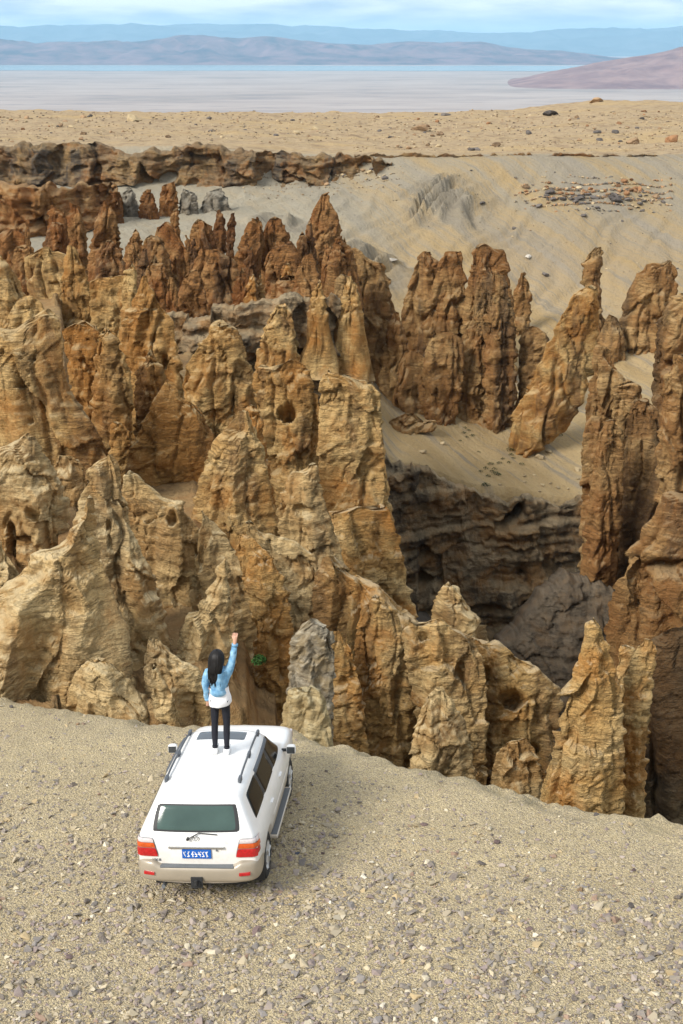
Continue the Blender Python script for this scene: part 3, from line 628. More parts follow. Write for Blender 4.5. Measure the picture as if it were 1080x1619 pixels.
# second row
rock('pale tan slab with a smooth curved face in the middle', [(732, 488, 499), (745, 474, 503), (762, 452, 506), (790, 443, 512), (812, 437, 520), (840, 440, 530), (870, 450, 540), (920, 455, 545)], 40.0, N_, 0.5, base=10, strat=0.6, amp=0.8)
rock('orange-stained wall with two blunt horns right of the pale slab', [(797, 596, 608), (806, 522, 616), (822, 518, 622), (850, 516, 632), (885, 516, 638), (922, 514, 644), (950, 512, 652), (990, 512, 664)], 42.5, O_, 0.4, base=12, dip=(0, 0.1))
rock('tall slab with a sloping top and vertical rust face in the middle', [(582, 516, 526), (592, 510, 548), (598, 508, 578), (610, 506, 592), (622, 505, 600), (660, 504, 604), (705, 503, 607), (795, 504, 617), (860, 506, 628)], 48.0, M_, 0.5, base=12, strat=0.8)
rock('upright slab with a flat pale crest left of the sloping-topped slab', [(569, 448, 468), (574, 412, 480), (585, 404, 488), (610, 400, 496), (650, 406, 508), (664, 410, 513), (735, 424, 505), (800, 430, 510)], 50.5, M_, 0.55, base=12, strat=0.6, pits=[(455, 650, 16, 22)])
rock('brown rock with a crumbling crest in front of the flat-crested slab', [(652, 376, 390), (668, 364, 400), (696, 338, 412), (720, 328, 420), (762, 314, 428), (795, 306, 434), (830, 300, 440)], 43.0, M_, 0.7, base=10)
rock('rounded brown column at the shoulder of the crumbling rock', [(640, 392, 404), (655, 388, 412), (704, 384, 421), (795, 382, 434), (830, 380, 440)], 46.0, M_, 0.9, base=10)
rock('large brown peak with a vertical dark crack in the middle left', [(506, 344, 360), (518, 334, 370), (537, 324, 381), (552, 312, 388), (575, 298, 396), (600, 290, 402), (660, 284, 404), (720, 280, 400), (800, 276, 396)], 52.0, M_, 0.7, base=12, pits=[(367, 632, 4, 24)])
rock('wide triangular slab with a rust-red lower face below the large peak', [(603, 260, 268), (622, 250, 284), (652, 234, 318), (690, 214, 340), (722, 202, 350), (760, 200, 352), (800, 206, 350), (830, 210, 350)], 48.5, M_, 0.4, base=12, amp=0.8, pits=[(285, 772, 34, 9)], dip=(0, 0.1))
rock('brown peak pierced by three small holes in the upper left', [(438, 226, 231), (452, 216, 238), (468, 207, 248), (490, 200, 256), (508, 194, 274), (540, 190, 280), (593, 192, 290), (640, 200, 296), (720, 204, 296)], 62.0, M_, 0.7, base=14, pits=[(241, 537, 4, 5), (230, 559, 4, 6), (261, 571, 6, 12)])
rock('small stepped brown rock below the three holes', [(553, 234, 242), (565, 228, 250), (590, 214, 260), (640, 212, 264), (700, 212, 268), (740, 214, 268)], 57.0, M_, 0.7, base=10)
rock('blocky slab with a white-capped flat top in the upper left', [(514, 148, 155), (519, 98, 157), (530, 99, 156), (560, 104, 160), (623, 112, 164), (664, 140, 166), (720, 146, 168)], 56.0, M_, 0.6, base=12, strat=0.6)
rock('banded rounded column right of the white-capped slab', [(517, 160, 174), (530, 156, 182), (558, 150, 196), (593, 146, 209), (647, 144, 212), (700, 144, 208), (740, 144, 208)], 55.0, M_, 0.8, base=12, strat=1.2)
rock('small brown block wedged in the cleft below the banded column', [(668, 178, 194), (680, 174, 204), (720, 172, 208), (750, 172, 208)], 50.0, M_, 0.7, base=8)
rock('big brown rock at the left pierced by a cluster of square holes', [(500, 74, 88), (512, 20, 94), (520, -10, 98), (546, -30, 104), (575, -40, 100), (617, -44, 111), (650, -48, 138), (670, -50, 154), (700, -50, 168), (725, -50, 178), (780, -50, 184)], 45.0, M_, 0.5, base=12, amp=0.75, pits=[(37, 555, 5, 7), (52, 567, 6, 4), (45, 587, 6, 6), (35, 610, 12, 4), (48, 666, 5, 4), (3, 556, 4, 8), (33, 566, 4, 3)])
rock('rusty block above the square holes at the left', [(472, 30, 52), (480, 22, 66), (500, 14, 74), (540, 10, 80)], 50.0, M_, 0.7, base=8)
rock('brown ridge falling to the right at the left edge', [(398, -30, 2), (412, -36, 10), (424, -40, 19), (450, -44, 32), (470, -48, 42), (495, -50, 72), (560, -50, 90)], 60.0, M_, 0.6, base=14)
# third row
rock('blocky brown rock with three blunt heads in the upper left', [(398, 66, 80), (408, 40, 92), (420, 38, 124), (440, 40, 134), (470, 44, 140), (507, 50, 148), (560, 60, 156)], 92.0, M_, 0.5, base=16)
rock('pointed brown rock right of the three blunt heads', [(402, 108, 120), (415, 102, 128), (439, 98, 140), (480, 96, 146), (540, 96, 150)], 89.0, M_, 0.7, base=14)
rock('long brown wall with a saw-toothed top in the upper left', [(437, 172, 180), (446, 143, 206), (470, 142, 212), (500, 144, 214), (560, 146, 216)], 86.0, M_, 0.35, base=16)
rock('slender knob on the right end of the saw-toothed wall', [(417, 205, 213), (428, 198, 216), (450, 194, 217), (520, 190, 220)], 84.0, M_, 0.8, base=12)
far = 'pinnacles crowded below the far cliff'
def fr(label, lv, Y, mat=F_, k=0.8, **kw): return rock(label, lv, Y, mat, k, base=8, group=far, **kw)
fr('far knobbly brown rock above the saw-toothed wall', [(403, 238, 252), (415, 232, 260), (440, 228, 268), (480, 226, 272), (530, 224, 276)], 120)
fr('far grey-topped brown rock in front of the layered cliff', [(430, 300, 310), (440, 290, 318), (460, 282, 326), (500, 278, 330), (560, 276, 334)], 118)
fr('far rounded stub beside the grey-topped rock', [(448, 268, 276), (460, 264, 280), (520, 260, 284)], 116)
fr('far pointed brown pinnacle above the layered cliff', [(423, 379, 387), (440, 372, 392), (470, 366, 395), (520, 360, 400)], 122)
fr('far brown pinnacle with a blunt double tip above the layered cliff', [(408, 482, 494), (425, 470, 502), (450, 464, 507), (490, 458, 510), (540, 450, 514)], 124)
fr('far wide brown shoulder left of the blunt double tip', [(436, 440, 470), (450, 432, 486), (490, 425, 500), (540, 420, 510)], 128)
fr('far stacked brown tower with a block on its flank', [(312, 508, 520), (325, 500, 522), (340, 490, 532), (356, 486, 540), (376, 482, 538), (400, 478, 520), (440, 474, 516)], 172)
fr('far slim ochre column left of the stacked tower', [(366, 474, 482), (380, 470, 486), (410, 468, 488), (440, 466, 490)], 165)
fr('far brown pinnacle with a tilted cap left of the ochre column', [(343, 428, 440), (356, 418, 450), (375, 414, 458), (400, 408, 462), (450, 404, 462)], 160)
fr('far grey-brown column in front of the tilted cap', [(383, 436, 446), (392, 432, 456), (420, 430, 458), (460, 428, 458)], 150)
fr('far leaning rust slab left of the tilted cap', [(347, 398, 412), (362, 388, 416), (385, 378, 418), (410, 370, 414), (450, 362, 410)], 158)
fr('far thin rust blade standing free in grey scree', [(340, 365, 371), (355, 359, 373), (375, 357, 372), (400, 358, 368)], 166)
fr('far twin rust spikes left of the thin blade', [(337, 343, 349), (352, 340, 356), (380, 334, 358), (410, 326, 356), (450, 320, 350)], 160)
fr('far broad rust pillar left of the twin spikes', [(347, 306, 320), (356, 302, 334), (385, 298, 342), (420, 292, 344), (460, 286, 344)], 156)
fr('far dark rust slope rock under the broad pillar', [(362, 248, 262), (380, 244, 286), (400, 244, 300), (430, 246, 300), (480, 250, 300)], 150, k=0.5)
fr('far small tan spike on the grey scree', [(330, 273, 281), (345, 269, 283), (365, 268, 284)], 185)
fr('far rounded brown butte on the pale marl slope', [(293, 258, 276), (302, 254, 280), (320, 252, 282), (345, 250, 284)], 215)
fr('far grey butte right of the rounded brown butte', [(302, 290, 308), (312, 286, 312), (335, 282, 314)], 216, 'rock_ash')
fr('far grey fluted butte left of the pale marl slope', [(296, 196, 208), (308, 190, 214), (332, 186, 220)], 214, 'rock_ash')
fr('far small brown butte beside the grey fluted butte', [(300, 226, 238), (312, 222, 244), (336, 218, 250)], 212)
fr('far leaning brown buttress at the top of the pale slope', [(292, 172, 184), (306, 166, 190), (335, 158, 194)], 208)
fr('far wide grey rib at the right of the pale slope', [(300, 330, 350), (314, 322, 360), (335, 316, 366)], 218, 'rock_ash', k=0.5)
fr('far narrow brown pinnacle at the foot of the pale slope', [(362, 210, 219), (380, 200, 222), (410, 194, 226), (450, 190, 230)], 148)
fr('far brown pinnacle with a bulging side in the upper left', [(325, 158, 172), (345, 152, 184), (370, 146, 190), (400, 140, 192), (450, 136, 196)], 155)
fr('far pale conical pinnacle beside a grey chute', [(330, 112, 126), (350, 106, 132), (375, 102, 136), (410, 98, 140)], 162)
fr('far rust buttress left of the pale conical pinnacle', [(332, 80, 102), (345, 76, 106), (380, 72, 108), (430, 70, 112)], 158)
fr('far brown pinnacle left of the rust buttress', [(352, 86, 100), (372, 74, 104), (400, 64, 108), (450, 60, 112)], 130)
fr('far low brown knobs at the left edge', [(368, 10, 30), (380, -8, 40), (400, -14, 44), (440, -18, 48)], 118)
fr('far stub of brown rock above the low knobs', [(388, 26, 46), (396, 22, 54), (420, 18, 58), (450, 16, 60)], 112)
fr('far brown pinnacle in the middle of the crowd', [(405, 226, 232), (425, 216, 236), (450, 212, 240)], 135)
fr('far brown rock wall between the middle pinnacles and the twin spikes', [(398, 318, 352), (410, 310, 372), (440, 300, 384), (490, 296, 390)], 138, k=0.5)
fr('far rust hump left of the grey badland ribs', [(392, 430, 462), (405, 420, 474), (430, 412, 480), (480, 408, 484)], 140, k=0.6)
fr('far chestnut pinnacle on the slope behind the saw-toothed wall', [(380, 168, 180), (396, 160, 190), (420, 154, 198), (460, 150, 204)], 128)
fr('far chestnut rock behind the knobbly brown rock', [(372, 232, 246), (390, 226, 262), (415, 222, 270), (450, 220, 274)], 140)
RX = random.Random(21)
for i in range(34):
    px = RX.uniform(-10, 560); f = RX.random()
    top = 345 + 95 * f + RX.uniform(-8, 8); w = RX.uniform(7, 15) * (0.9 + 0.5 * f); h = RX.uniform(45, 80)
    if px < 290 and 250 < px and top < 400: continue
    lx = RX.uniform(-3, 3)
    wh = ('left of the grey chute' if px < 190 else 'right of the grey chute' if px < 290 else 'below the twin spikes' if px < 380 else 'left of the stacked tower' if px < 480 else 'below the stacked tower') + (', back row of the crowd' if f < 0.35 else ', middle row of the crowd' if f < 0.68 else ', front row of the crowd')
    rock(('slim' if w < 13 else 'stout') + ' far rust pinnacle ' + wh, [(top, px - w * 0.18 + lx, px + w * 0.18 + lx), (top + h * 0.25, px - w * 0.5, px + w * 0.5), (top + h * 0.6, px - w * 0.8, px + w * 0.8), (top + h, px - w * 1.1, px + w * 1.1)], 176 - 62 * f, F_ if f < 0.7 else M_, RX.uniform(0.6, 1.1), base=6, group='small pinnacles below the far cliff')
cliff('far row of upright rust-brown buttresses under the dark cap band at the left', [(-120, 290, 420, 196), (-20, 287, 400, 196), (40, 288, 392, 197), (100, 290, 375, 200), (160, 291, 352, 206), (190, 300, 345, 210)], F_, 3.0, 150, 46, strat=0.5, caves=0.2, amp=1.3, lean=0.3)
# layered cliff behind the second row
cliff('dark layered cliff with ledges behind the large brown peak', [(250, 500, 640, 112), (300, 498, 640, 112), (360, 488, 640, 112), (400, 480, 640, 113), (450, 470, 640, 114), (520, 478, 640, 116), (560, 470, 640, 118)], 'rock_grey', 2.0, 230, 80, lean=0.05, strat=1.0)
rock('brown buttress in front of the dark layered cliff', [(485, 436, 452), (500, 424, 462), (540, 410, 470), (580, 402, 476), (640, 398, 480)], 106, M_, 0.6, base=10)
# right-hand group
rt = 'spires standing below the far scree slope'
def sp(label, lv, Y, mat=G_, k=0.8, **kw):
    kw.setdefault('base', 10)
    return rock(label, lv, Y, mat, k, group=rt, **kw)
sp('brown crag with rounded heads at the left of the right-hand spires', [(399, 550, 562), (412, 542, 600), (425, 538, 610), (440, 534, 616), (480, 530, 618), (520, 524, 614), (580, 516, 606)], None, k=0.6)
sp('brown block in front of the rounded heads', [(436, 540, 556), (450, 530, 566), (500, 520, 574), (560, 512, 580), (620, 508, 590)], 132, k=0.7)
sp('brown crag with a leaning left side below the scree', [(401, 666, 676), (420, 656, 690), (450, 646, 706), (485, 636, 714), (540, 630, 720), (580, 626, 722)], None, k=0.6)
sp('square-headed brown pillar left of the tallest crag', [(404, 704, 728), (420, 694, 732), (450, 684, 738), (490, 674, 746), (540, 664, 750), (600, 660, 750)], None, k=0.6)
sp('tallest brown crag with a broad bumpy head', [(387, 754, 772), (394, 748, 798), (410, 746, 803), (440, 742, 806), (480, 734, 812), (540, 726, 816), (620, 722, 818)], None, k=0.6)
sp('slim brown pillar in front of the tallest crag', [(438, 780, 796), (455, 774, 804), (500, 768, 812), (560, 766, 816), (640, 764, 816), (682, 766, 812)], None, k=0.7, base=4)
sp('small lone brown tooth right of the tallest crag', [(434, 824, 829), (450, 818, 835), (465, 812, 841), (490, 811, 840), (515, 812, 836), (530, 814, 830)], None, k=0.8, base=5)
sp('tall dark-edged brown finger in the middle of the spires', [(479, 764, 778), (492, 756, 785), (520, 742, 787), (560, 734, 786), (600, 729, 780), (640, 725, 774), (672, 721, 768)], None, k=0.8, base=4)
sp('pointed brown spire left of the dark-edged finger', [(493, 622, 630), (515, 614, 638), (550, 606, 646), (585, 600, 652), (615, 597, 652), (642, 598, 648)], None, k=0.7, base=4)
sp('squat banded block with a ledge between the finger and the pointed spire', [(538, 684, 732), (550, 674, 734), (580, 668, 734), (620, 662, 730), (650, 660, 724), (668, 655, 720)], None, k=0.6, base=3, strat=1.4)
sp('low undercut ledge on the sand below the squat block', [(655, 640, 670), (664, 616, 690), (676, 612, 690), (686, 622, 670)], None, k=0.5, base=2)
sp('massive leaning spire with a wide base in the right-hand group', [(451, 926, 944), (458, 912, 947), (480, 900, 948), (520, 876, 947), (560, 858, 944), (600, 840, 934), (640, 816, 920), (670, 806, 900), (695, 804, 876), (714, 804, 850)], None, M_, k=0.55, base=3, amp=0.8)
sp('dark brown fin at the left flank of the massive leaning spire', [(520, 830, 842), (530, 822, 866), (560, 820, 868), (620, 820, 850), (670, 812, 840)], None, k=0.6, base=5)
sp('crooked finger spire rising behind the massive leaning spire', [(393, 940, 952), (402, 928, 953), (414, 921, 952), (440, 920, 950), (460, 924, 950), (490, 928, 952), (520, 926, 959), (560, 920, 960)], None, k=0.8, base=8)
sp('smooth-backed brown dome with a raised right horn', [(412, 1052, 1064), (422, 1022, 1069), (436, 1006, 1070), (466, 990, 1070), (500, 980, 1068), (540, 970, 1060), (565, 968, 1040)], None, k=0.6, base=5)
sp('brown rock cut by the right edge below the dome', [(466, 1076, 1130), (490, 1050, 1140), (510, 1040, 1150), (560, 1036, 1150), (605, 1030, 1150), (660, 1030, 1150)], 132, k=0.6)
sp('brown spire with a pale banded head right of the leaning spire', [(549, 944, 958), (562, 938, 968), (580, 936, 974), (620, 930, 1000), (660, 924, 1006), (720, 918, 1010), (820, 916, 1016), (900, 916, 1020)], 118, k=0.6, strat=1.4, base=14, flare=0.1)
sp('tall flat-faced column at the far side of the gorge', [(664, 958, 972), (680, 950, 982), (715, 941, 986), (770, 934, 986), (825, 926, 982), (900, 918, 976), (950, 914, 968)], 108, k=0.8, base=3, strat=0.6, amp=0.7, flare=0.0)
sp('smooth tan column right of the flat-faced column', [(634, 1004, 1026), (650, 994, 1036), (700, 986, 1050), (780, 980, 1060), (860, 976, 1064), (920, 974, 1068)], 112, k=0.7, strat=0.4, amp=0.7, base=3)
sp('tan crag with jagged layers at the right edge', [(560, 1070, 1110), (600, 1052, 1120), (650, 1044, 1130), (700, 1040, 1140), (800, 1036, 1150), (900, 1032, 1150)], 104, k=0.7, strat=1.3)
sp('huge layered tan rock face at the right edge of the gorge', [(770, 1068, 1150), (790, 1050, 1160), (815, 1034, 1170), (860, 1004, 1180), (900, 982, 1190), (950, 968, 1200), (1000, 958, 1210), (1080, 950, 1220), (1200, 950, 1230)], 96, k=0.5, base=16, strat=1.6, amp=0.8)
sp('tawny rock under the jagged crag at the right edge', [(600, 980, 1004), (612, 972, 1012), (640, 968, 1016), (700, 966, 1020)], 116, k=0.6, strat=1.3)
cliff('dark layered gorge wall under the sandy shelf', [(590, 728, 1010, 131), (620, 735, 1010, 132), (680, 742, 1020, 134), (720, 762, 1030, 135), (760, 782, 1040, 136), (840, 795, 1050, 137), (930, 802, 1060, 137), (985, 800, 1060, 137)], 'rock_grey', 2.2, 270, 105, lean=0.10, strat=1.0, caves=1.2)
cliff('dark grey scree fan pouring into the gorge below the flat-faced column', [(790, 1030, 1120, 103), (820, 1000, 1120, 104), (860, 950, 1120, 105), (900, 915, 1120, 106), (950, 925, 1120, 106), (1000, 960, 1120, 104), (1040, 1000, 1120, 102)], 'dark_scree', 0.9, 170, 80, amp=0.8, lean=0.75, strat=0.5, caves=0, group=rt)
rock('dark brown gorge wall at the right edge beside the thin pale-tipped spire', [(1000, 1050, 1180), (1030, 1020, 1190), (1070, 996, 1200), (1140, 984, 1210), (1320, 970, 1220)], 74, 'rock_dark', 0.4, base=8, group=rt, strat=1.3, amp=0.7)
# rim of the far side
cliff('dark brown cap-rock band along the far rim at the left', [(-140, 236, 300, 236), (0, 235, 296, 236), (110, 229, 294, 236), (190, 234, 290, 236), (230, 238, 288, 236.5), (300, 229, 292, 237), (360, 233, 296, 237), (430, 238, 292, 237), (480, 246, 296, 237.5), (560, 250, 308, 237), (620, 252, 284, 238)], 'rock_cap', 2.6, 420, 40, back=6, lean=0.35, strat=0.6, caves=0.6, amp=1.2)
cliff('thin overhanging ledge along the far rim at the right, coloured dark for its shadow', [(560, 245, 252, 240.4), (700, 244, 254, 240.3), (780, 245, 251, 240.2), (880, 245, 252, 240.2), (1045, 245, 248, 240.3)], 'rock_cap', 1.0, 260, 8, back=4, lean=-0.5, strat=0.2, caves=0.2, amp=0.6)  # dark cap-rock colour stands in for the shadow line under the rim

sp('broad banded foot joining the tall finger and the slim pillar', [(600, 738, 772), (615, 726, 800), (650, 716, 816), (676, 714, 820)], None, k=0.5, base=3, strat=1.4)
sp('low brown shoulder joining the pointed spire and the squat block', [(560, 640, 664), (580, 630, 690), (620, 622, 700), (655, 618, 700)], None, k=0.5, base=3, strat=1.2)
sp('brown shoulder at the left foot of the smooth-backed dome', [(500, 962, 976), (520, 950, 986), (550, 944, 990), (575, 940, 990)], None, k=0.6, base=3)
sp('jagged brown rock beside the crag with rounded heads', [(452, 596, 606), (470, 588, 620), (510, 580, 630), (570, 574, 636), (610, 572, 636)], None, k=0.6, base=4)

# ------------------------------------------------------------------ plain, lake, mountain ranges, haze
PLZ = CAMZ - 400.0
def build_plain():
    xs = np.linspace(-70000, 70000, 60); ys = np.geomspace(1500, 90000, 90)
    X, Y = np.meshgrid(xs, ys, indexing='ij')
    P = np.stack([X.ravel(), Y.ravel(), np.full(X.size, PLZ)], -1)
    t = NT('dry_basin_floor'); p = t.pos()
    a = t.noise(t.mapping(p, scale=(0.0005, 0.0010, 0.001)), 1.0, 9, 0.6, 0.6)
    b = t.noise(t.mapping(p, scale=(0.0018, 0.0042, 0.001)), 1.0, 7, 0.65, 0.3)
    c = t.ramp(a, [(0.30, (0.24, 0.205, 0.185)), (0.45, (0.32, 0.265, 0.24)), (0.58, (0.38, 0.32, 0.285)), (0.72, (0.28, 0.235, 0.22))])
    c = t.mix(t.ramp(b, [(0.55, 0.0), (0.70, 0.45)]), c, (0.46, 0.41, 0.385))
    c = t.mix(t.ramp(b, [(0.34, 0.6), (0.45, 0.0)]), c, (0.17, 0.15, 0.16))
    sep = t.n('ShaderNodeSeparateXYZ'); t.l(p, sep.inputs[0])
    o = link('plain', mesh_np('plain', P, grid_faces(60, 90)), t.col(c, 0.95, 0.1)); tag(o, 'wide pale basin floor beyond the plateau', kind='structure')
    t = NT('lake_water'); n = t.noise(t.mapping(t.pos(), scale=(0.0006, 0.004, 1)), 1.0, 4)
    m = t.col(t.ramp(n, [(0.35, (0.05, 0.13, 0.17)), (0.65, (0.09, 0.22, 0.26))]), 0.22, 0.5)
    u = np.linspace(-16000, 13000, 160)
    def strip(name, label, y0, y1, w, sd):
        e0 = y0 + w * (n1(u / 2600.0, sd) + 0.5 * n1(u / 800.0, sd + 1)); e1 = y1 + w * (n1(u / 3300.0, sd + 2) + 0.5 * n1(u / 900.0, sd + 3))
        e1 = np.maximum(e1, e0 + 40)
        V = np.concatenate([np.stack([u, e0, np.full_like(u, PLZ + 4)], -1), np.stack([u, e1, np.full_like(u, PLZ + 4)], -1)])
        i = np.arange(159); F = np.stack([i, i + 1, 160 + i + 1, 160 + i], -1)
        o = link(name, mesh_np(name, V, F), m); tag(o, label, kind='structure')
    strip('lake', 'blue-green lake lying in front of the mountains', 22500, 28300, 500, 3)
    if False: strip('salt_lake_shore_water', 'thin blue arm of the lake', 19500, 20000, 350, 9)
build_plain()

def mountain(name, label, crest, Yc, depth, col1, col2, n_u=220, n_v=56, seed=1, rough=0.35):
    px = np.array([c[0] for c in crest], float); py = np.array([c[1] for c in crest], float)
    U = np.linspace(px[0], px[-1], n_u); V = np.linspace(-1, 1, n_v)
    x0 = np.array([at(a, 80, Yc).x for a in U]); zc = np.array([at(a, b, Yc).z for a, b in zip(U, np.interp(U, px, py))])
    X = np.repeat(x0[:, None], n_v, 1); Yg = Yc + depth * V[None] + 0 * X
    X = X * (Yg / Yc)
    P = np.stack([X.ravel() / depth, Yg.ravel() / depth, np.zeros(X.size)], -1) * 1.6
    rid = 1 - np.abs(pn(P * 1.3, seed)) * 1.7; rid2 = 1 - np.abs(pn(P * 3.7, seed + 1)) * 1.7; rid3 = 1 - np.abs(pn(P * 9.0, seed + 2)) * 1.7
    r = (0.55 * rid + 0.3 * rid2 + 0.15 * rid3).reshape(X.shape)
    prof = np.cos(np.clip(np.abs(V), 0, 1) * np.pi / 2)[None] ** 1.3
    Z = PLZ - 8 + (zc - PLZ)[:, None] * prof * (1 - rough * (1 - r) * np.minimum(1, 0.25 + 3 * np.abs(V[None])))
    V3 = np.stack([X.ravel(), Yg.ravel(), Z.ravel()], -1)
    t = NT(name + '_rock'); p = t.pos(); n = t.noise(p, 3.2 / depth * 2, 9, 0.65, 0.3)
    m = t.col(t.ramp(n, [(0.36, col1), (0.62, col2)]), 0.95, 0.1)
    o = link(name, mesh_np(name, V3, grid_faces(n_u, n_v)), m); tag(o, label, kind='structure')
mountain('mountain_range', 'brown-violet range of rounded hills beyond the lake', [(-500, 66), (-200, 60), (-60, 68), (0, 56), (30, 62), (60, 66), (100, 60), (160, 62), (200, 62), (240, 57), (280, 53), (320, 53), (360, 57), (385, 58), (420, 53), (450, 55), (500, 60), (540, 66), (580, 69), (640, 64), (700, 66), (760, 62), (800, 70), (860, 76), (920, 82), (1000, 90), (1100, 95), (1500, 96)], 33500, 4200, (0.035, 0.02, 0.04), (0.20, 0.11, 0.12), seed=5, rough=0.7)
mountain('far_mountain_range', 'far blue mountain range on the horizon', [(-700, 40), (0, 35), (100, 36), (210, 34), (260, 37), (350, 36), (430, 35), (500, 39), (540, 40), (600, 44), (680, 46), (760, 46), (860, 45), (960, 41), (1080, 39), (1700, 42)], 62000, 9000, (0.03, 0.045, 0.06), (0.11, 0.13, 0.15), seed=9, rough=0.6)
mountain('hill', 'reddish bare hill rising at the right of the plain', [(770, 133), (800, 130), (830, 122), (870, 112), (920, 102), (970, 92), (1010, 84), (1050, 78), (1080, 70), (1150, 60), (1300, 52), (1600, 70), (1900, 110)], 15500, 2600, (0.16, 0.085, 0.085), (0.29, 0.18, 0.16), seed=13, rough=0.5)

def build_haze():
    bm = bmesh.new(); bmesh.ops.create_cube(bm, size=1.0)
    me = bpy.data.meshes.new('haze'); bm.to_mesh(me); bm.free()
    o = link('haze', me); x0, x1, y0, y1, z0, z1 = -76000, 76000, -3000, 96000, PLZ - 30, 1250
    o.location = ((x0 + x1) / 2, (y0 + y1) / 2, (z0 + z1) / 2); o.scale = (x1 - x0, y1 - y0, z1 - z0)
    m = bpy.data.materials.new('haze_air'); m.use_nodes = True; nt = m.node_tree; nt.nodes.clear()
    out = nt.nodes.new('ShaderNodeOutputMaterial'); v = nt.nodes.new('ShaderNodeVolumePrincipled')
    v.inputs['Color'].default_value = (0.43, 0.74, 1.0, 1); v.inputs['Density'].default_value = HAZE; v.inputs['Anisotropy'].default_value = 0.0
    nt.links.new(v.outputs[0], out.inputs['Volume']); me.materials.append(m)
    o.display_type = 'WIRE'
    tag(o, 'thin blue haze over the far basin', kind='stuff')
HAZE = 2.15e-5
build_haze()

# ------------------------------------------------------------------ boulders
def boulder_mesh(seed, sub=2, flat=0.7):
    rs = np.random.RandomState(seed)
    bm = bmesh.new(); bmesh.ops.create_icosphere(bm, subdivisions=sub, radius=1.0)
    V = np.array([v.co[:] for v in bm.verts]); F = np.array([[v.index for v in f.verts] for f in bm.faces]); bm.free()
    for i in range(11):
        n = rs.normal(size=3); n /= np.linalg.norm(n); h = rs.uniform(0.5, 0.8)
        d = V @ n - h; V = V - np.outer(np.maximum(d, 0), n)
    V = V * [rs.uniform(0.9, 1.3), rs.uniform(0.8, 1.1), flat * rs.uniform(0.8, 1.2)]
    V += 0.10 * np.stack([pn(V * 2.1 + seed, 3), pn(V * 2.1 + seed, 4), pn(V * 2.1 + seed, 5)], -1)
    me = mesh_np('boulder', V, F, False); return me
def boulder_mat(name, c, v=0.25):
    t = NT(name); p = t.n('ShaderNodeTexCoord').outputs['Object']; oi = t.n('ShaderNodeObjectInfo')
    n = t.noise(p, 2.5, 6, 0.65)
    k = t.ramp(t.math('ADD', t.math('MULTIPLY', n, 0.6), t.math('MULTIPLY', oi.outputs['Random'], 0.4)), [(0.25, tuple(x * (1 - v * 1.4) for x in c)), (0.5, c), (0.78, tuple(min(1, x * (1 + v)) for x in c))])
    t.bump(t.noise(p, 6, 6, 0.7), 0.6, 0.1)
    return t.col(k, 0.95, 0.15)
M['b_brown'] = boulder_mat('weathered_brown_stone', (0.27, 0.18, 0.105), 0.45)
M['b_grey'] = boulder_mat('dark_grey_stone', (0.12, 0.105, 0.095), 0.4)
M['b_rust'] = boulder_mat('red_brown_stone', (0.25, 0.135, 0.068), 0.4)
M['b_pale'] = boulder_mat('pale_stone', (0.46, 0.42, 0.36), 0.3)
M['b_tan'] = boulder_mat('tan_stone', (0.42, 0.33, 0.20), 0.3)
BT = {}
def boulder_proto(mat, i, sub=2, flat=0.7):
    key = (mat, i, sub)
    if key not in BT:
        me = boulder_mesh(100 + i * 7 + hash(mat) % 1 + len(BT), sub, flat); me.materials.append(M[mat]); BT[key] = me
    return BT[key]
RB = random.Random(5)
def ground_hit(px, py, y0, y1, step=0.75):
    Y = np.arange(y0, y1, step)
    a_ = (px - 540.0) / FPX; b_ = (809.5 - py) / FPX; tt = Y / (CP + b_ * SP)
    pts = np.stack([a_ * tt, Y, CAMZ + (-SP + b_ * CP) * tt], -1); tz = terrain_at(pts[:, 0], pts[:, 1])
    k = np.nonzero(tz >= pts[:, 2])[0]
    if len(k) == 0: return None
    p = pts[k[0]]; return Vector((p[0], p[1], float(tz[k[0]])))
def boulder(px, py, size_px, mat, label, group=None, y0=142, y1=470, sub=2, name='boulder', flat=None):
    h = ground_hit(px, py, y0, y1)
    if h is None: return None
    s = size_px / 2 / FPX * (h.y * CP + (CAMZ - h.z) * SP)
    o = bpy.data.objects.new(name, boulder_proto(mat, RB.randrange(6), sub)); COL.objects.link(o)
    o.location = h + Vector((0, 0, 0.18 * s)); o.rotation_euler = (RB.uniform(-0.25, 0.25), RB.uniform(-0.25, 0.25), RB.uniform(0, 6.28))
    z = flat or RB.uniform(0.7, 1.1)
    o.scale = (s * RB.uniform(0.9, 1.15), s * RB.uniform(0.8, 1.1), s * z)
    tag(o, label, 'boulder', group); return o
g1 = 'boulders scattered on the far plateau'
boulder(211, 191, 26, 'b_tan', 'big lone boulder on the left skyline of the far plateau', g1, 242, 470, 3, flat=0.8)
boulder(868, 183, 30, 'b_grey', 'dark flat outcrop on the slope of the plateau knoll', g1, 242, 470, 3, flat=0.5)
boulder(943, 161, 24, 'b_brown', 'outcrop crowning the knoll on the far plateau', g1, 242, 470, 3, flat=0.7)
boulder(1062, 225, 28, 'b_rust', 'large brown boulder pile at the right end of the plateau', g1, 242, 470, 3)
boulder(1000, 227, 22, 'b_brown', 'brown boulder left of the right-hand pile on the plateau', g1, 242, 470, 3)
boulder(665, 206, 26, 'b_brown', 'rusty boulder heap in the middle of the plateau', g1, 242, 470, 3)
boulder(783, 232, 22, 'b_brown', 'low dark boulder just behind the far rim', g1, 242, 470, 3)
boulder(705, 183, 16, 'b_grey', 'grey boulder on the middle skyline of the plateau', g1, 242, 470, 3)
n = 0
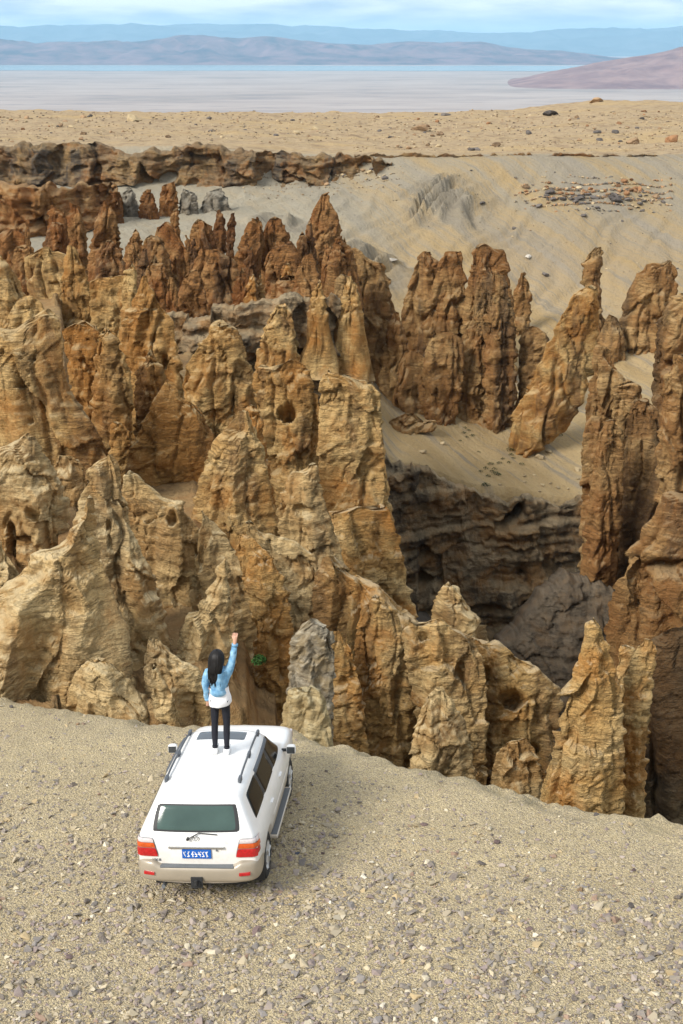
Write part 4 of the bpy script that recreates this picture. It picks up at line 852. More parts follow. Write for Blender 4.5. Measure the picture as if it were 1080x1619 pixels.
while n < 150:
    px = RB.uniform(-10, 1090); py = RB.uniform(181, 238) if RB.random() < 0.75 else RB.uniform(178, 200)
    if px > 800: py = min(py, 240) - RB.uniform(0, 14) * (px - 800) / 280
    if math.sin(px * 0.021) + math.sin(px * 0.057 + py * 0.2) + RB.uniform(-1.2, 1.2) < 0: continue
    if py > 226 and px < 560: continue
    sz = RB.choice((4, 5, 5, 6, 7, 8, 9, 11, 14)) * (0.75 + 0.35 * (py - 180) / 60)
    mt = RB.choice(('b_brown', 'b_brown', 'b_tan', 'b_grey', 'b_rust'))
    lb = ('tiny ' if sz < 6 else 'small ' if sz < 10 else 'fair-sized ') + {'b_brown': 'brown', 'b_tan': 'tan', 'b_grey': 'dark grey', 'b_rust': 'rusty'}[mt] + ' boulder on the ' + ('left' if px < 360 else 'middle' if px < 720 else 'right') + ' third of the far plateau, ' + ('close to its skyline' if py < 200 else 'midway across' if py < 220 else 'close to the rim')
    if boulder(px, py, sz, mt, lb, g1, 242, 470): n += 1
g2 = 'rubble band on the far scree slope'
for i in range(105):
    px = RB.gauss(945, 50); px = min(1048, max(832, px)); f = (px - 832) / 216
    py = RB.gauss(313 - 2 * f, 8); low = py > 310
    mt = RB.choice(('b_grey', 'b_grey', 'b_brown')) if low else RB.choice(('b_rust', 'b_rust', 'b_tan', 'b_brown')); sz = RB.choice((6, 7, 8, 9, 10, 12, 15))
    boulder(px, py, sz, mt, ('large ' if sz > 11 else 'small ') + {'b_brown': 'brown', 'b_tan': 'tan', 'b_grey': 'dark grey', 'b_rust': 'rust-red'}[mt] + ' block in the ' + ('lower' if low else 'upper') + (' left' if px < 920 else ' right') + ' of the rubble band on the far scree', g2, 200, 238)
for i in range(22):
    px = RB.uniform(505, 622); py = RB.gauss(272, 12)
    boulder(px, py, RB.uniform(6, 13), RB.choice(('b_grey', 'b_brown', 'b_tan')), 'dark rubble stone below the right end of the cap-rock band', 'rubble under the cap rock', 195, 238)
boulder(835, 409, 17, 'b_pale', 'white boulder alone on the far scree slope', None, 150, 238, 3)
boulder(621, 429, 17, 'b_pale', 'pale boulder behind the crag with rounded heads', None, 150, 238, 3)
boulder(862, 438, 12, 'b_grey', 'dark stone downslope of the white boulder', None, 150, 238)
boulder(813, 363, 10, 'b_grey', 'dark stone upslope of the white boulder', None, 150, 238)
boulder(762, 329, 9, 'b_grey', 'dark stone below the grey fluted ribs', None, 150, 238)
for i in range(36):
    px = RB.uniform(640, 1075); py = RB.uniform(265, 470)
    if py > 380 and px < 830: continue
    boulder(px, py, RB.uniform(2.5, 5.5), RB.choice(('b_grey', 'b_grey', 'b_brown', 'b_tan')), 'small loose stone on the far scree slope ' + ('above' if py < 345 else 'below') + ' the rubble band, ' + ('left part' if px < 850 else 'right part'), 'loose stones on the scree', 150, 238)
for i, (px, py, s) in enumerate([(852, 727, 22), (868, 716, 14), (829, 756, 9), (857, 770, 10), (882, 772, 8), (912, 745, 12), (914, 758, 9), (829, 765, 7), (845, 752, 7), (870, 765, 7), (700, 706, 14), (668, 718, 16), (852, 783, 7), (898, 778, 7), (790, 770, 7)]):
    boulder(px, py, s, 'b_tan', ('larger ' if s > 11 else 'small ') + 'tan rock fragment on the sandy shelf ' + ('near the gorge lip' if py > 760 else 'below the massive leaning spire' if px > 800 else 'at its left end'), 'fragments on the sandy shelf', 136, 175)

# ------------------------------------------------------------------ shrubs on the sandy shelf and the bush in the cleft
def leaf_mat(name, c):
    t = NT(name); p = t.n('ShaderNodeTexCoord').outputs['Object']
    return t.col(t.ramp(t.noise(p, 4, 3), [(0.3, tuple(x * 0.6 for x in c)), (0.7, tuple(x * 1.5 for x in c))]), 0.8, 0.2)
M['leaf'] = leaf_mat('dusty_green_leaf', (0.035, 0.055, 0.022)); M['leaf2'] = leaf_mat('bright_green_leaf', (0.03, 0.075, 0.016)); M['twig'] = plain('twig_bark', (0.10, 0.07, 0.045), 0.9)
def shrub_mesh(seed, n, leaf):
    rs = np.random.RandomState(seed); V = []; F = []
    for i in range(n):
        d = rs.normal(size=3); d /= np.linalg.norm(d); d[2] = abs(d[2]) * 0.9
        r = rs.uniform(0.45, 1.0) ** 0.6; c = d * r * [1, 1, 0.8] + [0, 0, 0.12]
        a = rs.normal(size=3); a /= np.linalg.norm(a); b = np.cross(a, rs.normal(size=3)); b /= np.linalg.norm(b)
        s = leaf * rs.uniform(0.6, 1.3); k = len(V)
        V += [c - a * s, c + b * s * 0.5, c + a * s, c - b * s * 0.5]; F.append([k, k + 1, k + 2, k + 3])
    return mesh_np('foliage', np.array(V), np.array(F), False)
def stem_mesh(seed, n=7):
    rs = np.random.RandomState(seed); V = []; F = []
    for i in range(n):
        d = rs.normal(size=3); d[2] = abs(d[2]) + 0.6; d /= np.linalg.norm(d)
        k = len(V); e = d * 0.8
        for q in range(3):
            an = q * 2.1; o = np.array([math.cos(an), math.sin(an), 0]) * 0.035
            V += [o, e + o * 0.3]
        for q in range(3):
            r = (q + 1) % 3; F.append([k + 2 * q, k + 2 * r, k + 2 * r + 1, k + 2 * q + 1])
    return mesh_np('stem', np.array(V), np.array(F), False)
SHM = [shrub_mesh(i, 60, 0.16) for i in range(3)]; STM = stem_mesh(4)
for m_ in SHM: m_.materials.append(M['leaf'])
STM.materials.append(M['twig'])
spots = [(806 + i * 8.5 + RB.uniform(-2, 2), 711 - i * 2.6 + RB.uniform(-2, 2), RB.uniform(6, 10)) for i in range(10)]
spots += [(733, 686, 6), (741, 682, 5), (747, 690, 6), (738, 694, 5), (735, 678, 5), (776, 737, 7), (768, 743, 6), (782, 744, 6), (790, 733, 6), (795, 727, 5), (785, 751, 9), (778, 748, 6), (769, 771, 9), (765, 768, 6), (808, 722, 6), (805, 732, 5), (825, 735, 6), (812, 727, 5), (727, 700, 4), (757, 716, 4), (772, 755, 6), (788, 752, 6), (870, 693, 7), (878, 690, 6), (868, 700, 5), (760, 747, 5)]
for i, (px, py, s) in enumerate(spots):
    h = ground_hit(px, py, 136, 175, 0.4)
    if h is None: continue
    r = empty('shrub', h); sc_ = s * 0.75 / FPX * 170; r.scale = (sc_, sc_, sc_ * 0.9); r.rotation_euler.z = RB.uniform(0, 6.28)
    tag(r, 'small dark shrub ' + ('in the row along the foot of the massive leaning spire' if i < 10 else 'at the foot of the dark-edged finger' if py < 705 and px < 760 else 'among the cluster on the open sandy shelf' if px < 830 else 'beside the tan fragments on the sandy shelf'), 'shrub', 'shrubs on the sandy shelf')
    link('foliage', SHM[i % 3], None, r); link('stem', STM, None, r)
bush = empty('bush', at(410, 1048, 29.4)); bush.scale = (0.2, 0.2, 0.26)
tag(bush, 'round bright green bush in the dark cleft right of the person', 'bush')
fm = shrub_mesh(77, 420, 0.17); fm.materials.append(M['leaf2']); link('foliage', fm, None, bush); link('stem', STM, None, bush)

# ------------------------------------------------------------------ gravel on the foreground ground
def stone_templates(k, seed):
    out = []
    for i in range(k):
        rs = np.random.RandomState(seed + i); bm = bmesh.new()
        for j in range(9):
            v = rs.normal(size=3); v /= np.linalg.norm(v); v *= rs.uniform(0.75, 1.1); bm.verts.new((v[0] * 1.2, v[1] * 0.85, v[2] * 0.5))
        bmesh.ops.convex_hull(bm, input=bm.verts[:]); bmesh.ops.triangulate(bm, faces=bm.faces[:])
        lone = [v for v in bm.verts if not v.link_faces]; bmesh.ops.delete(bm, geom=lone, context='VERTS')
        bm.verts.index_update()
        out.append((np.array([v.co[:] for v in bm.verts]), np.array([[v.index for v in f.verts] for f in bm.faces]))); bm.free()
    return out
STONE_COLS = np.array([(0.30, 0.26, 0.22), (0.22, 0.195, 0.18), (0.40, 0.34, 0.25), (0.50, 0.42, 0.29), (0.60, 0.53, 0.40), (0.27, 0.215, 0.21), (0.36, 0.30, 0.27), (0.155, 0.13, 0.12), (0.46, 0.35, 0.20), (0.25, 0.23, 0.225), (0.68, 0.62, 0.50), (0.30, 0.20, 0.15)])
def build_gravel(n):
    T = stone_templates(8, 300); rs = np.random.RandomState(12)
    # uniform over the visible wedge of ground
    px = rs.uniform(-60, 1140, n); py = rs.uniform(1095, 1700, n)
    keep = py > np.interp(px, [e[0] for e in EDGE_PX], [e[1] for e in EDGE_PX]) + 2
    px, py = px[keep], py[keep]
    Pg = np.array([hit_plane(a, b) for a, b in zip(px, py)])
    dens = pn(np.c_[Pg[:, :2] * 0.7, np.zeros(len(Pg))], 71) + 0.7 * pn(np.c_[Pg[:, :2] * 2.2, np.zeros(len(Pg))], 72)
    band = np.clip((py - np.interp(px, [e[0] for e in EDGE_PX], [e[1] for e in EDGE_PX])) / 160, 0.12, 1)
    m = rs.uniform(0, 1, len(Pg)) < np.clip(0.62 + 0.5 * dens, 0.15, 1) * (0.35 + 0.65 * band)
    Pg, band = Pg[m], band[m]; N = len(Pg)
    z = ground_z(Pg[:, 0], Pg[:, 1])
    size = np.clip(np.exp(rs.normal(math.log(0.0195), 0.62, N)), 0.007, 0.10) * (0.6 + 0.4 * band)
    VV = []; FF = []; CC = []; off = 0
    ti = rs.randint(0, 8, N)
    for k in range(8):
        idx = np.nonzero(ti == k)[0]; tv, tf = T[k]; c = len(idx)
        an = rs.uniform(0, 6.28, c); ca, sa = np.cos(an), np.sin(an)
        tilt = rs.normal(0, 0.25, c)
        v = np.repeat(tv[None], c, 0) * size[idx][:, None, None]; fl = rs.uniform(0.6, 1.4, c)
        v[..., 2] *= fl[:, None]
        v[..., 2] += v[..., 0] * tilt[:, None]
        x = v[..., 0] * ca[:, None] - v[..., 1] * sa[:, None]; y = v[..., 0] * sa[:, None] + v[..., 1] * ca[:, None]
        w = np.stack([x + Pg[idx, 0][:, None], y + Pg[idx, 1][:, None], v[..., 2] + (z[idx] + 0.16 * size[idx])[:, None]], -1)
        VV.append(w.reshape(-1, 3)); FF.append((np.repeat(tf[None], c, 0) + (np.arange(c) * len(tv))[:, None, None]).reshape(-1, 3) + off); off += c * len(tv)
        ck = rs.choice(len(STONE_COLS), c, p=[.14, .12, .13, .11, .05, .11, .10, .09, .05, .07, .01, .02])
        col = STONE_COLS[ck] * rs.uniform(0.68, 1.05, (c, 1))
        CC.append(np.repeat(col, len(tv), 0))
    V = np.vstack(VV); F = np.vstack(FF); Cc = np.vstack(CC)
    me = mesh_np('gravel', V, F, False)
    a = me.attributes.new('stone', 'FLOAT_COLOR', 'POINT'); a.data.foreach_set('color', np.c_[Cc, np.ones(len(Cc))].astype(np.float32).ravel())
    t = NT('gravel_stone'); at_ = t.n('ShaderNodeAttribute', attribute_name='stone'); n_ = t.noise(t.pos(), 45, 3)
    c = t.mix(t.ramp(n_, [(0.35, 0.35), (0.6, 0.0)]), at_.outputs['Color'], (0.36, 0.30, 0.19))
    o = link('gravel', me, t.col(c, 0.92, 0.2)); tag(o, 'mixed grey, tan and purple gravel strewn over the ground', 'gravel', kind='stuff')
build_gravel(64000)
def build_rubble():
    T = stone_templates(6, 500); rs = np.random.RandomState(31); VV = []; FF = []; CC = []; off = 0
    jobs = []
    for i in range(2100): jobs.append((rs.uniform(-20, 1100), rs.uniform(176, 240), rs.uniform(1.6, 5.5), 242, 470))
    for i in range(1300): jobs.append((np.clip(rs.normal(945, 58), 815, 1060), rs.normal(313, 10), rs.uniform(2, 8), 200, 238))
    for i in range(420): jobs.append((rs.uniform(380, 640), rs.normal(285, 16), rs.uniform(1.8, 5), 195, 238))
    for i in range(420): jobs.append((rs.uniform(640, 1090), rs.uniform(255, 540), rs.uniform(1.4, 3), 150, 238))
    tan = np.array([(.27, .19, .11), (.36, .27, .16), (.20, .14, .09), (.42, .33, .21), (.15, .12, .095)]); red = np.array([(.34, .18, .085), (.12, .10, .09), (.09, .085, .08), (.28, .17, .09), (.40, .30, .18)])
    for (px, py, s, y0, y1) in jobs:
        if y0 == 242 and py > 225 and px < 560: continue
        h = ground_hit(px, py, y0, y1, 2.0)
        if h is None: continue
        r = s / 2 / FPX * (h.y + 8); tv, tf = T[rs.randint(6)]; a = rs.uniform(0, 6.28); c, d = math.cos(a), math.sin(a)
        v = tv * r * [1, 1, rs.uniform(0.9, 1.8)]; w = np.c_[v[:, 0] * c - v[:, 1] * d + h.x, v[:, 0] * d + v[:, 1] * c + h.y, v[:, 2] + h.z + 0.1 * r]
        VV.append(w); FF.append(tf + off); off += len(tv); pal = red if y0 == 200 else tan; CC.append(np.repeat((pal[rs.randint(5)] * rs.uniform(.8, 1.2))[None], len(tv), 0))
    me = mesh_np('rubble', np.vstack(VV), np.vstack(FF), False); Cc = np.vstack(CC)
    me.attributes.new('stone', 'FLOAT_COLOR', 'POINT').data.foreach_set('color', np.c_[Cc, np.ones(len(Cc))].astype(np.float32).ravel())
    o = link('rubble', me, bpy.data.materials['gravel_stone']); tag(o, 'small rubble strewn over the far plateau and scree', 'rubble', kind='stuff')
build_rubble()
STONES = [(858, 1378, 13, 'b_pale', 'pale square stone right of centre on the gravel'), (917, 1408, 12, 'b_brown', 'dark brown flat stone right of the pale square stone'), (963, 1419, 11, 'b_grey2', 'grey wedge stone near the dark brown flat stone'),
          (998, 1431, 14, 'b_grey', 'near-black flat stone at the right of the gravel'), (836, 1472, 14, 'b_purple', 'purple-brown block stone in the lower right gravel'), (762, 1369, 13, 'b_grey', 'dark slate left of the pale square stone'),
          (785, 1339, 14, 'b_purple', 'dark red-purple slab in the middle right gravel'), (827, 1321, 11, 'b_pale', 'cream oval stone upslope of the dark red-purple slab'), (672, 1307, 14, 'b_purple', 'brown flat stone between the car and the right edge'),
          (1031, 1543, 14, 'b_tan', 'pinkish tan stone in the bottom right corner'), (943, 1281, 10, 'b_grey', 'small dark stone near the cliff edge at the right'), (443, 1521, 15, 'b_pale', 'pale pinkish stone at the bottom below the car'),
          (352, 1521, 11, 'b_tan', 'tan stone left of the pale pinkish stone'), (405, 1472, 20, 'b_purple', 'dark purple-grey slab below the car'), (110, 1515, 16, 'b_purple', 'purplish stone at the bottom left'),
          (18, 1118, 9, 'b_grey', 'dark stone by the ground edge at the far left'), (123, 1146, 8, 'b_brown', 'small dark stone alone near the left ground edge'), (510, 1350, 9, 'b_purple', 'dark stone on the ground right of the rear wheel'),
          (470, 1350, 9, 'b_slate', 'dark blue-grey stone just right of the rear wheel'), (1002, 1375, 10, 'b_purple', 'purple stone near the right picture edge'), (80, 1485, 15, 'b_grey2', 'rounded grey stone in the lower left gravel'), (150, 1430, 14, 'b_grey2', 'flat grey stone left of the car tracks')]
M['b_grey2'] = boulder_mat('mid_grey_stone', (0.30, 0.27, 0.24), 0.25); M['b_purple'] = boulder_mat('purple_brown_stone', (0.20, 0.145, 0.135), 0.3); M['b_slate'] = boulder_mat('slate_stone', (0.09, 0.10, 0.13), 0.3)
for i, (px, py, s, mt, lb) in enumerate(STONES):
    h = hit_plane(px, py); zz = float(ground_z([h.x], [h.y])[0]); r = s / 2 / FPX * (h.y * CP + (CAMZ - zz) * SP)
    o = bpy.data.objects.new('stone', boulder_proto(mt, i % 6, 2, 0.6)); COL.objects.link(o)
    o.location = (h.x, h.y, zz + 0.2 * r); o.rotation_euler = (RB.uniform(-0.2, 0.2), RB.uniform(-0.2, 0.2), RB.uniform(0, 6.28)); o.scale = (r, r * 0.9, r * 0.8)
    tag(o, lb, 'stone', 'larger stones on the gravel')
# ------------------------------------------------------------------ the white off-road car
from mathutils.bvhtree import BVHTree
M['paint'] = plain('white_car_paint', (0.80, 0.80, 0.79), 0.28, 0.5, 0, 0.5, 0.02, 3)
M['beige'] = plain('beige_lower_paint', (0.36, 0.31, 0.24), 0.38, 0.5, 0.2, 0.3, 0.06, 4)
M['black'] = plain('black_plastic', (0.025, 0.026, 0.028), 0.55, 0.4)
M['grey_pl'] = plain('grey_plastic', (0.13, 0.14, 0.15), 0.6, 0.4)
M['rail'] = plain('dark_rail_plastic', (0.075, 0.085, 0.10), 0.45, 0.5)
M['glass'] = plain('tinted_glass', (0.006, 0.007, 0.008), 0.15, 0.08, 0, 0.0, 0.1)
M['glass_rear'] = plain('green_tinted_glass', (0.05, 0.085, 0.075), 0.12, 0.4, 0, 0.0, 0.15, 2)
M['glass_roof'] = plain('sunroof_glass', (0.07, 0.085, 0.10), 0.10, 0.5)
M['red'] = plain('red_lens', (0.42, 0.012, 0.014), 0.15, 0.5, 0, 0.6, 0.25, 30)
M['amber'] = plain('amber_lens', (0.55, 0.085, 0.012), 0.15, 0.5, 0, 0.6, 0.2, 30)
M['clear'] = plain('clear_lens', (0.62, 0.55, 0.56), 0.15, 0.5, 0, 0.6, 0.15, 30)
M['chrome'] = plain('chrome', (0.62, 0.62, 0.62), 0.22, 0.5, 0.9)
M['alloy'] = plain('alloy_rim', (0.52, 0.53, 0.54), 0.3, 0.5, 0.7)
M['rubber'] = plain('tyre_rubber', (0.028, 0.027, 0.026), 0.85, 0.3, 0, 0, 0.3, 20)
M['plate'] = plain('blue_plate', (0.008, 0.10, 0.42), 0.4, 0.5)
M['white_ink'] = plain('white_plate_ink', (0.85, 0.85, 0.85), 0.5)
M['mirror_glass'] = plain('mirror_glass', (0.10, 0.11, 0.12), 0.05, 0.5, 0.6)
def dusty_paint():
    t = NT('dusty_white_paint'); p = t.n('ShaderNodeTexCoord').outputs['Object']; sp_ = t.n('ShaderNodeSeparateXYZ'); t.l(p, sp_.inputs[0])
    n = t.noise(p, 3.0, 7, 0.7); f = t.noise(t.mapping(p, scale=(6, 1.5, 9)), 1.0, 6, 0.7)
    low = t.n('ShaderNodeMapRange'); t.l(t.math('ADD', sp_.outputs[2], t.math('MULTIPLY_ADD', f, 0.5, -0.25)), low.inputs[0]); low.inputs[1].default_value = 1.05; low.inputs[2].default_value = 0.45
    c = t.mix(t.math('MULTIPLY', low.outputs[0], 0.75), t.ramp(n, [(0.35, (0.74, 0.735, 0.72)), (0.6, (0.80, 0.80, 0.795))]), (0.45, 0.37, 0.26))
    c = t.mix(t.ramp(f, [(0.60, 0.0), (0.75, 0.3)]), c, (0.50, 0.43, 0.32))
    t.b.inputs['Coat Weight'].default_value = 0.4
    return t.col(c, 0.32, 0.5)
M['paint'] = dusty_paint()
def bm_obj(name, bm, mat, parent, smooth=False, bevel=0.0):
    if bevel > 0:
        bmesh.ops.bevel(bm, geom=bm.edges[:], offset=bevel, segments=2, affect='EDGES', profile=0.6, clamp_overlap=True)
    bmesh.ops.recalc_face_normals(bm, faces=bm.faces[:])
    me = bpy.data.meshes.new(name)
    for f in bm.faces: f.smooth = smooth
    bm.to_mesh(me); bm.free()
    return link(name, me, mat, parent)
def bx(bm, x0, x1, y0, y1, z0, z1):
    r = bmesh.ops.create_cube(bm, size=1.0)
    for v in r['verts']:
        v.co = ((x0 + x1) / 2 + v.co.x * (x1 - x0), (y0 + y1) / 2 + v.co.y * (y1 - y0), (z0 + z1) / 2 + v.co.z * (z1 - z0))
    return r['verts']
def tube(bm, pts, r, seg=8, rz=None):
    """swept tube through pts; r = radius or list"""
    pts = [Vector(p) for p in pts]; rings = []
    for i, p in enumerate(pts):
        d = (pts[min(i + 1, len(pts) - 1)] - pts[max(i - 1, 0)]).normalized()
        a = d.cross(Vector((0, 0, 1)));  a = a if a.length > 0.05 else d.cross(Vector((1, 0, 0)))
        a.normalize(); b = d.cross(a)
        ri = r[i] if isinstance(r, (list, tuple)) else r; rb = ri * (rz or 1.0)
        rings.append([bm.verts.new(p + a * ri * math.cos(k * 2 * math.pi / seg) + b * rb * math.sin(k * 2 * math.pi / seg)) for k in range(seg)])
    for i in range(len(rings) - 1):
        for k in range(seg): bm.faces.new((rings[i][k], rings[i][(k + 1) % seg], rings[i + 1][(k + 1) % seg], rings[i + 1][k]))
    bm.faces.new(rings[0][::-1]); bm.faces.new(rings[-1])
def lathe(bm, prof, seg=32, axis='x'):
    """prof = (along, radius) closed outline spun about the x axis"""
    rings = []
    for (a, r) in prof:
        rings.append([bm.verts.new((a, r * math.cos(k * 2 * math.pi / seg), r * math.sin(k * 2 * math.pi / seg))) for k in range(seg)])
    for i in range(len(rings)):
        j = (i + 1) % len(rings)
        for k in range(seg): bm.faces.new((rings[i][k], rings[i][(k + 1) % seg], rings[j][(k + 1) % seg], rings[j][k]))

def station(y, w, zr, gx, rear=0.0, hood=None):
    P = [(0.70 * w, y, .42), (.93 * w, y, .45), (.985 * w, y, .62), (w, y, .86), (.988 * w, y, 1.06), (.955 * w, y, 1.18)]
    if hood is None:
        P += [(.925 * w, y + .02 * rear, 1.235), (gx + .075, y + .66 * rear, zr - .20), (gx + .02, y + .92 * rear, zr - .095), (gx - .09, y + rear, zr - .035), (.5 * gx, y + 1.03 * rear, zr - .006), (0, y + 1.04 * rear, zr)]
    else:
        h = hood
        P[4] = (.985 * w, y, min(1.06, h - .06)); P[5] = (.955 * w, y, h - .02)
        P += [(.90 * w, y, h + .01), (.80 * w, y, h + .028), (.66 * w, y, h + .035), (.5 * w, y, h + .04), (.3 * w, y, h + .045), (0, y, h + .048)]
    return P
ST = [station(-2.36, .905, 1.795, .60, .27), station(-2.30, .945, 1.80, .625, .27), station(-2.15, .962, 1.805, .635, .22), station(-1.7, .970, 1.815, .645, .05), station(-1.0, .972, 1.825, .65), station(-.3, .972, 1.825, .65), station(.2, .970, 1.815, .64), station(.42, .970, 1.80, .63),
      station(1.02, .965, 0, 0, 0, 1.20), station(1.16, .962, 0, 0, 0, 1.165), station(1.6, .955, 0, 0, 0, 1.135), station(2.05, .925, 0, 0, 0, 1.09), station(2.28, .88, 0, 0, 0, 1.02), station(2.38, .83, 0, 0, 0, .92)]
def build_body():
    bm = bmesh.new(); K = 12; rows = []
    for s_ in ST:
        rows.append([bm.verts.new(p) for p in s_] + [bm.verts.new((-p[0], p[1], p[2])) for p in reversed(s_[:-1])])
    n = len(rows[0])
    for i in range(len(rows) - 1):
        for j in range(n - 1): bm.faces.new((rows[i][j], rows[i][j + 1], rows[i + 1][j + 1], rows[i + 1][j]))
    def cap(row, sgn):
        S = (1.0, .93, .5, 0.0)
        top = [row[8], row[9], row[10], row[11], row[12], row[13], row[14]]
        prev = None
        for r in range(0, 9):
            L, Rr = row[r], row[n - 1 - r]
            if r == 8: line = [row[8 + q] for q in range(7)]
            else:
                x = L.co.x; line = [L]
                for s_ in S[1:] + tuple(-v for v in S[1:3][::-1]):
                    line.append(bm.verts.new((x * s_, L.co.y + sgn * .045 * (1 - abs(s_) ** 3), L.co.z)))
                line.append(Rr)
            if prev:
                for q in range(6): bm.faces.new((prev[q], prev[q + 1], line[q + 1], line[q]))
            prev = line
    cap(rows[0], -1); cap(rows[-1], 1)
    # underside
    for i in range(len(rows) - 1): bm.faces.new((rows[i][0], rows[i + 1][0], rows[i + 1][n - 1], rows[i][n - 1]))
    bmesh.ops.recalc_face_normals(bm, faces=bm.faces[:])
    me = bpy.data.meshes.new('body'); bm.to_mesh(me); bm.free()
    o = bpy.data.objects.new('body_tmp', me); COL.objects.link(o)
    md = o.modifiers.new('s', 'SUBSURF'); md.levels = 3; md.render_levels = 3
    # wheel arches
    bm = bmesh.new()
    for y in (-1.40, 1.45):
        for sx in (-1, 1):
            r = bmesh.ops.create_cone(bm, cap_ends=True, segments=40, radius1=.455, radius2=.455, depth=.5)
            bmesh.ops.rotate(bm, verts=r['verts'], matrix=Matrix.Rotation(math.pi / 2, 3, 'Y')); bmesh.ops.translate(bm, verts=r['verts'], vec=(sx * .88, y, .40))
    mc = bpy.data.meshes.new('cut'); bm.to_mesh(mc); bm.free(); c = bpy.data.objects.new('cut_tmp', mc); COL.objects.link(c)
    mb = o.modifiers.new('b', 'BOOLEAN'); mb.operation = 'DIFFERENCE'; mb.object = c; mb.solver = 'EXACT'
    bpy.context.view_layer.update(); dg = bpy.context.evaluated_depsgraph_get()
    me2 = bpy.data.meshes.new_from_object(o.evaluated_get(dg)); bpy.data.objects.remove(o); bpy.data.objects.remove(c)
    me2.name = 'body'
    for p in me2.polygons: p.use_smooth = True
    me2.materials.clear(); me2.materials.append(M['paint'])
    return me2
def build_car():
    root = empty('parked_car'); tag(root, 'white off-road car parked on the gravel near the cliff edge', 'car')
    me = build_body(); body = link('body', me, None, root)
    bpy.context.view_layer.update()
    bm0 = bmesh.new(); bm0.from_mesh(me); bvh = BVHTree.FromBMesh(bm0)
    AX = {'r': (Vector((3, 0, 0)), Vector((-1, 0, 0))), 'l': (Vector((-3, 0, 0)), Vector((1, 0, 0))), 'b': (Vector((0, -5, 0)), Vector((0, 1, 0))), 't': (Vector((0, 0, 4)), Vector((0, 0, -1))), 'w': (Vector((0, 4, 2.9)), Vector((0, -1, -0.62)).normalized())}
    def cast(ax, a, b):
        o, d = AX[ax]
        p = {'r': Vector((3, a, b)), 'l': Vector((-3, a, b)), 'b': Vector((a, -5, b)), 't': Vector((a, b, 4))}[ax]
        h = bvh.ray_cast(p, d)
        return h[0], h[1]
    def panel(name, ax, quad, mat, parent, off=.006, nx=14, ny=8, rnd=.06, thick=.012):
        """curved panel lying on the body; quad = 4 corners in the two axes of that side"""
        bm = bmesh.new(); G = []
        q = [Vector(p) for p in quad]
        for i in range(nx + 1):
            row = []
            for j in range(ny + 1):
                s_ = 2 * i / nx - 1; t_ = 2 * j / ny - 1
                f = 1 - rnd * (s_ * s_ * t_ * t_) ** 2
                u = (s_ * f + 1) / 2; v = (t_ * f + 1) / 2
                p = (q[0] * (1 - u) + q[1] * u) * (1 - v) + (q[3] * (1 - u) + q[2] * u) * v
                h, nn = cast(ax, p.x, p.y)
                if h is None: h = row[-1].co.copy() if row else (G[-1][j].co.copy() if G else Vector((0, 0, 1))); nn = Vector((0, 0, 0))
                if nn.dot(AX[ax][1]) > 0: nn = -nn
                edge = i in (0, nx) or j in (0, ny)
                row.append(bm.verts.new(h + nn * (off - (thick if edge else 0))))
            G.append(row)
        for i in range(nx):
            for j in range(ny): bm.faces.new((G[i][j], G[i + 1][j], G[i + 1][j + 1], G[i][j + 1]))
        return bm_obj(name, bm, mat, parent, True)
    # rear glass in a black frame
    fr = panel('rear_window', 'b', [(-.73, 1.235), (.73, 1.235), (.655, 1.655), (-.655, 1.655)], M['black'], root, .006, 18, 10, .05)
    panel('pane', 'b', [(-.665, 1.262), (.665, 1.262), (.60, 1.632), (-.60, 1.632)], M['glass_rear'], fr, .011, 18, 10, .06)
    # side glass
    for ax, sx in (('r', 1), ('l', -1)):
        panel('window_surround', ax, [(-2.03, 1.262), (.95, 1.255), (.46, 1.675), (-1.88, 1.66)], M['black'], root, .004, 40, 8, .02)
        for nm, q in (('side_window', [(-1.98, 1.275), (-1.13, 1.275), (-1.13, 1.655), (-1.84, 1.64)]), ('side_window', [(-1.07, 1.27), (-.16, 1.27), (-.16, 1.665), (-1.07, 1.66)]), ('side_window', [(-.08, 1.27), (.90, 1.265), (.44, 1.655), (-.08, 1.665)])):
            panel(nm, ax, q, M['glass'], root, .010, 14, 8, .03)
        v = panel('rain_visor', ax, [(-1.05, 1.60), (.36, 1.605), (.30, 1.675), (-1.05, 1.675)], M['rail'], root, .03, 18, 3, .0, .028)
        # lower cladding and running board
        panel('side_cladding', ax, [(-.93, .47), (.97, .47), (.97, .66), (-.93, .66)], M['beige'], root, .012, 20, 4, .02)
        panel('body_moulding', ax, [(-.93, .80), (1.0, .80), (1.0, .86), (-.93, .86)], M['paint'], root, .016, 20, 3, .01)
        for y0 in (-1.10, -.12, 1.0):
            panel('door_seam', ax, [(y0 - .007, .66), (y0 + .007, .66), (y0 + .007, 1.2), (y0 - .007, 1.2)], M['black'], body, .002, 1, 8, 0, .003)
        for y0 in (-.98, .02):
            bm = bmesh.new(); h, nn = cast(ax, y0 + .07, 1.07)
            bx(bm, h.x - .01, h.x + .028 * sx if sx > 0 else h.x + .01, y0, y0 + .17, 1.055, 1.085) if sx > 0 else bx(bm, h.x - .028, h.x + .01, y0, y0 + .17, 1.055, 1.085)
            bm_obj('door_handle', bm, M['paint'], root, False, .008)
        bm = bmesh.new(); x0, x1 = sorted((sx * .86, sx * 1.02)); bx(bm, x0, x1, -.90, .95, .395, .44)
        rb = bm_obj('running_board', bm, M['paint'], root, False, .015)
        bm = bmesh.new(); x0, x1 = sorted((sx * .90, sx * 1.005)); bx(bm, x0, x1, -.84, .89, .438, .447); bm_obj('step_pad', bm, M['grey_pl'], rb, False, .003)
        # wing mirror
        bm = bmesh.new(); x0, x1 = sorted((sx * .97, sx * 1.15)); vs2 = bx(bm, x0, x1, .78, .93, 1.13, 1.30)
